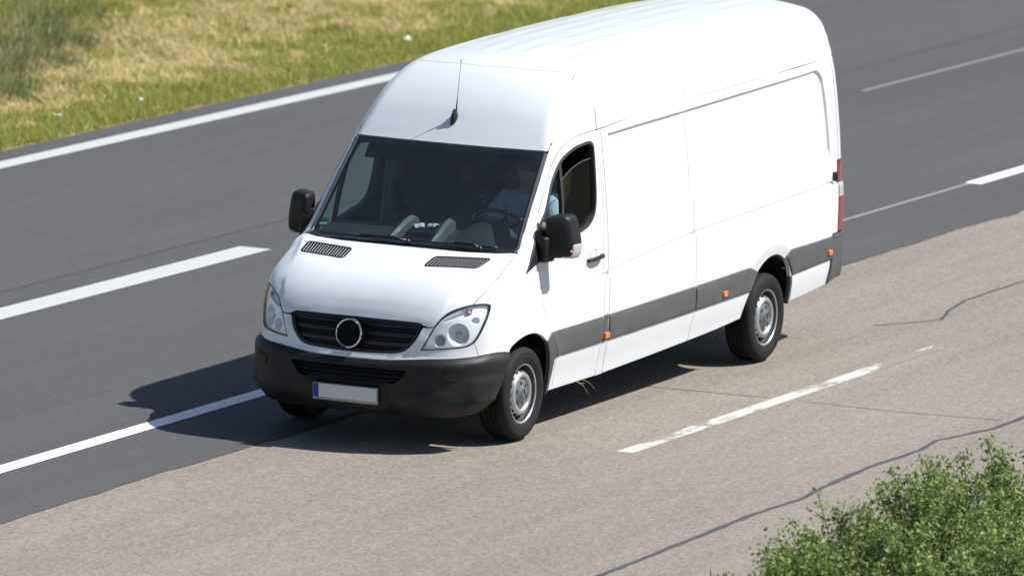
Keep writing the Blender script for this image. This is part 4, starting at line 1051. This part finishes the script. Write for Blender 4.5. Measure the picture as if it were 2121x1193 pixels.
# ---- rear end
RCS=[(5.71,-.0,2.25)]
for nm,z0,z1,mm in(('rear_corner',1.44,2.25,M['white']),('tail_light',1.262,1.436,M['red']),('tail_light',1.145,1.258,M['clear']),('tail_light',.868,1.141,M['red'])):
    x0=5.705 if nm=='rear_corner' else 5.605;yy=-.74
    pts=[]
    for z in np.linspace(z0,z1,5):pts.append((x0 if nm=='rear_corner' else 5.650+.02*(z-.862)/.57,z))
    a=lift(pts);b=[(5.83,yy,z) for z in np.linspace(z1,z0,5)]
    panel(nm,[(p[0],p[1],p[2]) for p in a]+b,RC,mm,grid=.05,gap=.002,depth=.04,off=0 if nm=='rear_corner' else .004)
panel('rear_door',[(5.83,-.735,.55),(5.83,-.735,1.4),(5.82,-.72,2.0),(5.8,-.66,2.3),(5.8,-.4,2.36),(5.8,-.004,2.37),(5.83,-.004,.55)],REAR,M['white'],grid=.09,gap=.003)
link('rear_header',panel_mesh('rear_header',center_sym([(5.8,0,2.372),(5.8,-.4,2.362),(5.80,-.66,2.302),(5.79,-.74,2.25),(5.74,-.80,2.262),(5.80,-.70,2.402),(5.822,-.55,2.502),(5.83,-.3,2.532),(5.832,0,2.537)]),mapD((.85,0,.52),(5.8,0,2.4)),grid=.07,gap=.001),M['white'],van)
rb=[]
rbt=lift([(5.535,.852),(5.62,.853)])+[(5.80,-.80,.86),(5.85,-.5,.86),(5.87,0,.86)]
rbb=[(5.86,0,.50),(5.84,-.5,.50),(5.78,-.80,.50)]+lift([(5.62,.49),(5.495,.462),(5.525,.64),(5.53,.76)])
rbm=link('rear_bumper',panel_mesh('rear_bumper',center_sym(rbt[::-1]+rbb[::-1]),TAIL,grid=.05,gap=0,off=.014,depth=.05,bev=.006),M['clad'],van)
bm=bmesh.new();bx(bm,(5.90,0,.845),(.07,1.5,.035),bevel=.01);link('rear_step',bm_mesh('rear_step',bm),M['steel'],rbm)
for zz in(1.85,1.02):
    bm=bmesh.new();bx(bm,(5.835,-.80,zz),(.07,.05,.11),bevel=.008);bx(bm,(5.87,-.79,zz-.02),(.05,.05,.05),bevel=.008);put('rear_hinge',bm_mesh('rear_hinge',bm),M['white'])
uv=np.array([(5.585,1.315)]);P,N=surf(YL,uv);bm=bmesh.new();bx(bm,Vector(P[0]+N[0]*.015),(.04,.04,.075),bevel=.01);put('door_stop',bm_mesh('door_stop',bm),M['black'])

# ---- antenna
bm=bmesh.new()
a0=Vector((.675,.025,2.185))
d=Vector((.60,0,.80)).normalized();nrm=Vector((-.80,0,.60))
for i in range(13):pass
secs=[]
for k in range(9):
    t=k/8;c=a0+d*(.115*t);w=.024*math.sin(math.pi*min(1,(t*.9+.08)))**.6+.003;h=.012+.045*t**1.2*(1 if t<.9 else .9)
    secs.append([bm.verts.new(c+Vector((0,-w,0))-nrm*.006),bm.verts.new(c+Vector((0,-w*.55,0))+nrm*h*.8),bm.verts.new(c+nrm*h),bm.verts.new(c+Vector((0,w*.55,0))+nrm*h*.8),bm.verts.new(c+Vector((0,w,0))-nrm*.006)])
for A,B in zip(secs,secs[1:]):
    for i in range(4):bm.faces.new((A[i],A[i+1],B[i+1],B[i]))
bm.faces.new(secs[0]);bm.faces.new(secs[-1][::-1])
an=empty('antenna');an.parent=van
link('antenna_base',bm_mesh('antenna_base',bm,True,50),M['black'],an)
bm=bmesh.new();tube(bm,[Vector((.715,.012,2.275)),Vector((.722,.010,2.34)),Vector((.728,.008,2.40))],[.007,.005,.003],8);tube(bm,[Vector((.728,.008,2.40)),Vector((.755,0,2.66))],.0019,6)
tube(bm,[Vector((.7535,0,2.645)),Vector((.756,0,2.67))],.0032,6)
link('antenna_mast',bm_mesh('antenna_mast',bm,True),M['black'],an)

# ---- wheels
def wheel_meshes():
    out={}
    bm=bmesh.new()
    # tyre section: (radius, y offset), outside face at negative y
    pr=[(.208,-.082),(.216,-.098),(.228,-.106),(.246,-.112),(.250,-.1105),(.256,-.1145),(.285,-.1175),(.289,-.1155),(.294,-.117),(.312,-.1135),(.322,-.107),(.330,-.102),(.336,-.094),(.3415,-.082)]
    for g in(-.066,-.028,.010,.048):
        pr+=[(.3455,g),(.3465,g+.008),(.3465,g+.026),(.345,g+.030),(.337,g+.031),(.337,g+.036)]
    pr+=[(.3415,.086),(.33,.105),(.29,.1175),(.24,.105),(.208,.082)]
    lathe(bm,pr,72,'Y',True);out['tyre']=bm_mesh('tyre',bm,True,38)
    bm=bmesh.new()
    lathe(bm,[(.2145,.085),(.214,-.080),(.2165,-.092),(.2225,-.0965),(.2225,-.1005),(.218,-.1015),(.2125,-.099),(.2095,-.094)],64,'Y');out['rim']=bm_mesh('rim',bm,True,45)
    bm=bmesh.new()
    lathe(bm,[(.2095,-.094),(.2075,-.084),(.2065,-.060),(.199,-.050),(.193,-.02),(.193,.07)],64,'Y');out['barrel']=bm_mesh('barrel',bm,True,45)
    bm=bmesh.new()
    lathe(bm,[(.194,-.030),(.186,-.042),(.176,-.052),(.163,-.078),(.155,-.091),(.146,-.098),(.135,-.1),(.124,-.097),(.117,-.088),(.114,-.072),(.110,-.070)],64,'Y');out['disc']=bm_mesh('disc',bm,True,50)
    bm=bmesh.new()
    lathe(bm,[(.116,-.075),(.113,-.082),(.104,-.086),(.060,-.090),(.052,-.098),(.034,-.103),(.030,-.100),(0,-.099)],48,'Y');out['hub_cap']=bm_mesh('hub_cap',bm,True,40)
    bm=bmesh.new()
    for k in range(16):
        a=2*math.pi*(k+.5)/16;R_=Matrix.Rotation(a,4,'Y')
        # dark oval slot lying on the sloping flank of the disc
        c=R_@Vector((.171,-.0665,0));M_=Matrix.Translation(c)@R_@Matrix.Rotation(math.radians(-31),4,'Z')@Matrix.Diagonal((.007,.020,.0165,1))
        bmesh.ops.create_icosphere(bm,subdivisions=2,radius=1,matrix=M_)
    out['vent_slots']=bm_mesh('vent_slots',bm,True)
    bm=bmesh.new()
    for k in range(6):
        a=2*math.pi*k/6+.3;c=Vector((.082*math.cos(a),-.0885,.082*math.sin(a)))
        bmesh.ops.create_cone(bm,cap_ends=True,segments=6,radius1=.0125,radius2=.011,depth=.016,matrix=Matrix.Translation(c)@Matrix.Rotation(math.radians(90),4,'X'))
    out['wheel_bolts']=bm_mesh('wheel_bolts',bm)
    bm=bmesh.new();lathe(bm,[(.026,-.103),(.029,-.106),(.0315,-.104),(.030,-.100)],32,'Y',True);out['cap_ring']=bm_mesh('cap_ring',bm,True)
    return out
WM=wheel_meshes();wm={'tyre':M['rubber'],'rim':M['steel'],'barrel':M['steel_dark'],'disc':M['steel'],'hub_cap':M['hubcap'],'vent_slots':M['matte'],'wheel_bolts':M['steel_dark'],'cap_ring':M['steel_dark']}
for k,m in wm.items():WM[k].materials.append(m)
for x in(0.,4.325):
    for s in(-1,1):
        e=empty('wheel',(x,s*.848,.3465));e.parent=van
        e.rotation_euler=(0,random.uniform(0,1) if s<0 else 0,0 if s<0 else math.pi)
        for k in wm:
            o=bpy.data.objects.new(k,WM[k]);COL.objects.link(o);o.parent=e
            if k in('vent_slots','wheel_bolts'):o['kind']='stuff'
# arch liners, underbody, axles
def liner(xc,zc,r):
    bm=bmesh.new();n=26;A=[];B=[];C=[]
    for i in range(n+1):
        a=math.radians(3+183*i/n);A.append(bm.verts.new((xc+r*math.cos(a),-.945,zc+r*math.sin(a))));B.append(bm.verts.new((xc+r*math.cos(a),-.60,zc+r*math.sin(a))))
    c=bm.verts.new((xc,-.60,zc))
    for i in range(n):
        bm.faces.new((A[i],A[i+1],B[i+1],B[i]));bm.faces.new((B[i],B[i+1],c))
    put('arch_liner',bm_mesh('arch_liner',bm,True,40),M['matte'])
liner(0,.36,.445);liner(4.29,.375,.46)
bm=bmesh.new();bx(bm,(2.35,0,.40),(6.2,1.25,.14),bevel=.03);bx(bm,(2.17,0,.40),(3.2,1.82,.10),bevel=.02);bx(bm,(-.62,0,.33),(.5,1.30,.12),bevel=.04);bx(bm,(5.2,0,.50),(.9,1.7,.06),bevel=.02)
link('underbody',bm_mesh('underbody',bm),M['matte'],van)
bm=bmesh.new()
bm.free()
for x in(0,4.325):
    bm=bmesh.new();tube(bm,[(x,-.78,.34),(x,.78,.34)],.05,10);link('axle',bm_mesh('axle',bm,True),M['matte'],van)
bm=bmesh.new();tube(bm,[(1.0,-.35,.30),(2.5,-.35,.29),(4.0,-.45,.32)],.04,8);link('exhaust',bm_mesh('exhaust',bm,True),M['steel_dark'],van)

# ---- cab interior
bm=bmesh.new();bx(bm,(1.55,0,1.1),(.03,1.84,1.0));bx(bm,(1.55,0,1.85),(.03,1.70,.66));link('partition',bm_mesh('partition',bm),M['lining'],van)
bm=bmesh.new();bx(bm,(.75,0,.62),(1.6,1.8,.04));link('cab_floor',bm_mesh('cab_floor',bm),M['lining'],van)
bm=bmesh.new();hp=[(.66,2.02),(.78,2.08),(1.1,2.13),(1.54,2.14),(1.54,2.17),(1.1,2.17),(.76,2.16),(.68,2.10)]
A=[bm.verts.new((x,-.80,z)) for x,z in hp];B=[bm.verts.new((x,.80,z)) for x,z in hp]
for i in range(len(hp)):bm.faces.new((A[i],A[(i+1)%len(hp)],B[(i+1)%len(hp)],B[i]))
bm.faces.new(A);bm.faces.new(B[::-1]);link('headliner',bm_mesh('headliner',bm),M['lining'],van)
for y0,y1 in((-.74,-.14),(.14,.74)):
    bm=bmesh.new();bx(bm,(.715,(y0+y1)/2,1.965),(.02,y1-y0,.19),Matrix.Rotation(math.radians(38),3,'Y'),.008);link('sun_visor',bm_mesh('sun_visor',bm),M['lining'],van)
# dashboard: profile swept across the cab, raised binnacle in front of the driver
def dashboard():
    prof=[(-.085,1.30),(-.07,1.352),(.05,1.372),(.20,1.40),(.34,1.432),(.44,1.44),(.50,1.425),(.535,1.38),(.545,1.25),(.50,1.05),(.46,.85)]
    ys=np.linspace(-.84,.84,57);vs=[];fs=[];n=len(prof)
    for y in ys:
        bn=math.exp(-((y+.43)/.16)**4);cn=math.exp(-(y/.17)**4)
        for x,z in prof:
            k=S01((x-.12)/.18)*S01((1.6-z)/.1)*S01((z-1.2)/.2)
            vs.append((x+.03*bn*k-.05*(1-abs(y)/.84)*0+.05*(abs(y)/.84)**2*S01((.3-x)/.4),y,z+float(k)*(.085*bn+.055*cn)-.012*(abs(y)/.84)**4))
    for i in range(len(ys)-1):
        for j in range(n-1):fs.append((i*n+j,i*n+j+1,(i+1)*n+j+1,(i+1)*n+j))
    o=link('dashboard',mesh_from('dashboard',vs,fs),M['dash'],van)
    for s in(-1,1):       # pale trim wings either side of the centre stack
        bm=bmesh.new();P=[(-.055,.175,1.385),(.03,.172,1.425),(.13,.168,1.470),(.23,.162,1.512),(.31,.155,1.532),(.36,.15,1.515)]
        W_=[.014,.020,.026,.031,.035,.033];vsn=[]
        for (x,y,z),w in zip(P,W_):vsn.append([bm.verts.new((x,s*(y-w),z-.006)),bm.verts.new((x,s*y,z+.012)),bm.verts.new((x,s*(y+w),z-.004)),bm.verts.new((x,s*(y+w),z-.09)),bm.verts.new((x,s*(y-w),z-.09))])
        for a,b in zip(vsn,vsn[1:]):
            for i in range(5):bm.faces.new((a[i],a[(i+1)%5],b[(i+1)%5],b[i]))
        bm.faces.new(vsn[0]);bm.faces.new(vsn[-1][::-1])
        link('dash_trim',bm_mesh('dash_trim',bm,True,50),M['dashtrim'],o)
    bm=bmesh.new();bx(bm,(.20,0,1.455),(.16,.22,.02),Matrix.Rotation(-.25,3,'Y'),.006);link('dash_tray',bm_mesh('dash_tray',bm),M['black'],o)
    for yy,ww in((.55,.5),(-.5,.4)):
        bm=bmesh.new();bx(bm,(.06,yy,1.376),(.03,ww,.012),Matrix.Rotation(-.15,3,'Y'),.004);link('dash_vent',bm_mesh('dash_vent',bm),M['matte'],o)
dashboard()
bm=bmesh.new();lathe(bm,[(.188,0),(.193,.013),(.204,.017),(.214,.011),(.216,0),(.212,-.012),(.202,-.016),(.192,-.011)],44,'Z',True)
for a in(20,160,270):
    c=Vector((math.cos(math.radians(a)),math.sin(math.radians(a)),0));tube(bm,[c*.04-Vector((0,0,.03)),c*.12-Vector((0,0,.022)),c*.2],[.022,.018,.014],6)
bmesh.ops.create_icosphere(bm,subdivisions=2,radius=1,matrix=Matrix.Translation((0,0,-.03))@Matrix.Diagonal((.075,.07,.03,1)))
swm=bm_mesh('steering_wheel',bm,True,50)
# the wheel plane leans: normal points up and back to the driver
SWC=Vector((.645,-.43,1.475));SWM=Matrix.Translation(SWC)@Matrix.Rotation(math.radians(40),4,'Y')@Matrix.Rotation(math.radians(90),4,'Z')
swm.transform(SWM);link('steering_wheel',swm,M['wheelrim_int'],van)
bm=bmesh.new();tube(bm,[SWC-Vector((.02,0,.03)),SWC-Vector((.2,0,.2))],.035,10);link('steering_column',bm_mesh('steering_column',bm,True),M['lining'],van)
def seat(y,w):
    e=empty('cab_seat');e.parent=van
    bm=bmesh.new();bx(bm,(.98,y,.93),(.52,w,.16),Matrix.Rotation(-.08,3,'Y'),.05,3);link('cushion',bm_mesh('cushion',bm,True),M['seat'],e)
    bm=bmesh.new();bx(bm,(1.31,y,1.30),(.14,w*.96,.66),Matrix.Rotation(.16,3,'Y'),.05,3);link('backrest',bm_mesh('backrest',bm,True),M['seat'],e)
    for yy in ([y] if w<.6 else [y-.23,y+.23]):
        bm=bmesh.new();bx(bm,(1.39,yy,1.77),(.09,.26,.19),Matrix.Rotation(.1,3,'Y'),.035,3);tube(bm,[(1.38,yy-.06,1.6),(1.39,yy-.06,1.7)],.008,6);tube(bm,[(1.38,yy+.06,1.6),(1.39,yy+.06,1.7)],.008,6);link('headrest',bm_mesh('headrest',bm,True),M['seat'],e)
    bm=bmesh.new();bx(bm,(1.0,y,.74),(.42,w*.8,.22),bevel=.02);link('seat_base',bm_mesh('seat_base',bm),M['lining'],e)
seat(-.43,.50);seat(.32,.88)
# green round sticker in the lower corner of the windscreen (behind the glass)
def sticker():
    k=to2(WS,np.array([[.085,.782,1.470]]))[0]
    P,N=surf(WS,np.array([k+.043*np.array([math.cos(a),math.sin(a)]) for a in np.linspace(0,2*np.pi,28,endpoint=False)]));vs=[tuple(a-b*.012) for a,b in zip(P,N)]
    link('windscreen_sticker',mesh_from('windscreen_sticker',vs,[tuple(range(28))],False),M['green'],ws)
    q=np.array([k+np.array([u,v]) for u,v in((-.034,-.022),(.034,-.022),(.034,-.004),(-.034,-.004))]);P,N=surf(WS,q)
    link('sticker_field',mesh_from('sticker_field',[tuple(a-b*.0105) for a,b in zip(P,N)],[(0,1,2,3)],False),M['paper'],ws)
sticker()
def sheetp(c,sx,sy,rz,tilt,label):
    bm=bmesh.new();n=6
    g=[[bm.verts.new(((i/n-.5)*sx,(j/n-.5)*sy,.012*math.sin(i/n*3.1)+.006*math.sin(j))) for j in range(n+1)] for i in range(n+1)]
    for i in range(n):
        for j in range(n):bm.faces.new((g[i][j],g[i+1][j],g[i+1][j+1],g[i][j+1]))
    me=bm_mesh('paper_sheet',bm,True);me.transform(Matrix.Translation(c)@Matrix.Rotation(rz,4,'Z')@Matrix.Rotation(tilt,4,'Y'))
    o=link('paper_sheet',me,M['paper']);sm=o.modifiers.new('t','SOLIDIFY');sm.thickness=.002;tag(o,label,'paper','papers on the dashboard')
sheetp((.215,.045,1.482),.07,.075,.5,-.3,'small white paper on the dashboard centre, nearer the passenger side')
sheetp((.24,-.055,1.486),.06,.08,-.3,-.28,'small white paper on the dashboard centre, nearer the driver')

# ---- driver
def skin_obj(name,joints,edges,m,parent=None,sub=2):
    me=bpy.data.meshes.new(name);me.from_pydata([j[:3] for j in joints],edges,[]);o=link(name,me,m,parent)
    md=o.modifiers.new('skin','SKIN');md.use_smooth_shade=True
    sk=me.skin_vertices[0].data if me.skin_vertices else None
    if sk is None:
        bm=bmesh.new();bm.from_mesh(me);bm.verts.layers.skin.verify();bm.to_mesh(me);bm.free();sk=me.skin_vertices[0].data
    for i,j in enumerate(joints):
        r=j[3];sk[i].radius=(r if not isinstance(r,tuple) else r[0],r if not isinstance(r,tuple) else r[1])
    sk[0].use_root=True
    s=o.modifiers.new('sub','SUBSURF');s.levels=sub;s.render_levels=sub
    return o
def driver():
    Y=-.43;J=[];E=[]
    def add(p,r,par=None):
        J.append((*p,r))
        if par is not None:E.append((par,len(J)-1))
        return len(J)-1
    pel=add((1.14,Y,1.05),.14);wai=add((1.15,Y,1.22),.135,pel);che=add((1.13,Y,1.42),.15,wai);upc=add((1.12,Y,1.57),.12,che)
    nk=add((1.10,Y,1.70),.056,upc);hd0=add((1.075,Y,1.78),.075,nk);hd1=add((1.06,Y,1.87),.095,hd0);hd2=add((1.065,Y,1.95),.085,hd1)
    nose=add((.955,Y,1.855),.016,hd1)
    for s in(-1,1):
        hp=add((1.10,Y+s*.09,1.03),.09,pel);kn=add((.70,Y+s*.14,1.05),.065,hp);ank=add((.52,Y+s*.12,.72),.045,kn);add((.40,Y+s*.12,.68),.04,ank)
    arms={}
    for s,el,wr,hn in((-1,(.97,Y-.27,1.415),(.74,Y-.20,1.495),(.655,Y-.195,1.515)),(1,(.94,Y+.29,1.41),(.74,Y+.215,1.50),(.66,Y+.195,1.525))):
        sh=add((1.11,Y+s*.19,1.60),.075,upc);e_=add(el,.047,sh);w_=add(wr,.031,e_);h_=add(hn,(.036,.026),w_)
        # fingers curl over the wheel rim, thumb on the near side
        for k,(dy,l) in enumerate(((-.026,.9),(-.009,1.),(.009,1.02),(.026,.85))):
            a=add((hn[0]-.045*l,hn[1]+dy,hn[2]+.014),.0095,h_);b=add((hn[0]-.075*l,hn[1]+dy,hn[2]-.004),.0088,a);add((hn[0]-.068*l,hn[1]+dy,hn[2]-.032),.008,b)
        a=add((hn[0]+.0,hn[1]-s*.042,hn[2]+.012),.011,h_);add((hn[0]-.035,hn[1]-s*.05,hn[2]+.005),.009,a)
    body=skin_obj('person',J,E,M['skin'])
    tag(body,'driver in a light blue shirt holding the steering wheel behind the windscreen','person')
    S_=[(1.14,Y,1.08,.16),(1.15,Y,1.22,(.165,.155)),(1.13,Y,1.42,(.18,.165)),(1.12,Y,1.57,(.15,.13)),(1.10,Y,1.665,.075)];Es=[(0,1),(1,2),(2,3),(3,4)]
    for s,el in((-1,(.97,Y-.27,1.415)),(1,(.94,Y+.29,1.41))):
        k=len(S_);shd=Vector((1.11,Y+s*.19,1.60));ev=Vector(el);m1=shd.lerp(ev,.45);m2=shd.lerp(ev,.84)
        S_+=[(*shd,.095),(*m1,.082),(*m2,.075)];Es+=[(3,k),(k,k+1),(k+1,k+2)]
    skin_obj('shirt',S_,Es,M['shirt'],body)
    T_=[(1.14,Y,1.04,.155)];Et=[]
    for s in(-1,1):
        k=len(T_);T_+=[(1.08,Y+s*.10,1.03,.10),(.70,Y+s*.14,1.05,.078),(.53,Y+s*.12,.76,.06)];Et+=[(0,k),(k,k+1),(k+1,k+2)]
    skin_obj('trousers',T_,Et,M['jeans'],body)
    bm=bmesh.new();bmesh.ops.create_icosphere(bm,subdivisions=3,radius=1,matrix=Matrix.Translation((1.085,Y,1.935))@Matrix.Diagonal((.108,.098,.10,1)))
    for v in bm.verts:v.co+=Vector((random.uniform(-.004,.004),random.uniform(-.004,.004),random.uniform(-.004,.004)))
    link('hair',bm_mesh('hair',bm,True),M['hair'],body)
    for s in(-1,1):
        bm=bmesh.new();bmesh.ops.create_icosphere(bm,subdivisions=2,radius=.012,matrix=Matrix.Translation((.972,Y+s*.032,1.885)));link('eye',bm_mesh('eye',bm,True),M['paper'],body)
        bm=bmesh.new();bmesh.ops.create_icosphere(bm,subdivisions=2,radius=1,matrix=Matrix.Translation((1.07,Y+s*.095,1.87))@Matrix.Diagonal((.022,.010,.033,1)));link('ear',bm_mesh('ear',bm,True),M['skin'],body)
    bm=bmesh.new();bmesh.ops.create_icosphere(bm,subdivisions=2,radius=1,matrix=Matrix.Translation((.972,Y,1.812))@Matrix.Diagonal((.008,.026,.007,1)));link('mouth',bm_mesh('mouth',bm,True),mat('lips',(.35,.14,.11),.5),body)
driver()
# grass stalks caught under the sill
bm=bmesh.new()
for a,b,c in(((.93,-.935,.305),(.99,-.965,.27),(1.03,-.985,.21)),((1.03,-.94,.305),(1.10,-.965,.275),(1.15,-.98,.225)),((.93,-.94,.30),(1.0,-.955,.285),(1.02,-.96,.28))):
    tube(bm,[Vector(a),Vector(b),Vector(c)],[.0016,.0015,.001],5)
tag(link('grass_stalk',bm_mesh('grass_stalk',bm),mat('pale_straw',(.34,.36,.2),.7)),'thin pale grass stalks caught under the near sill of the van','grass stalk')
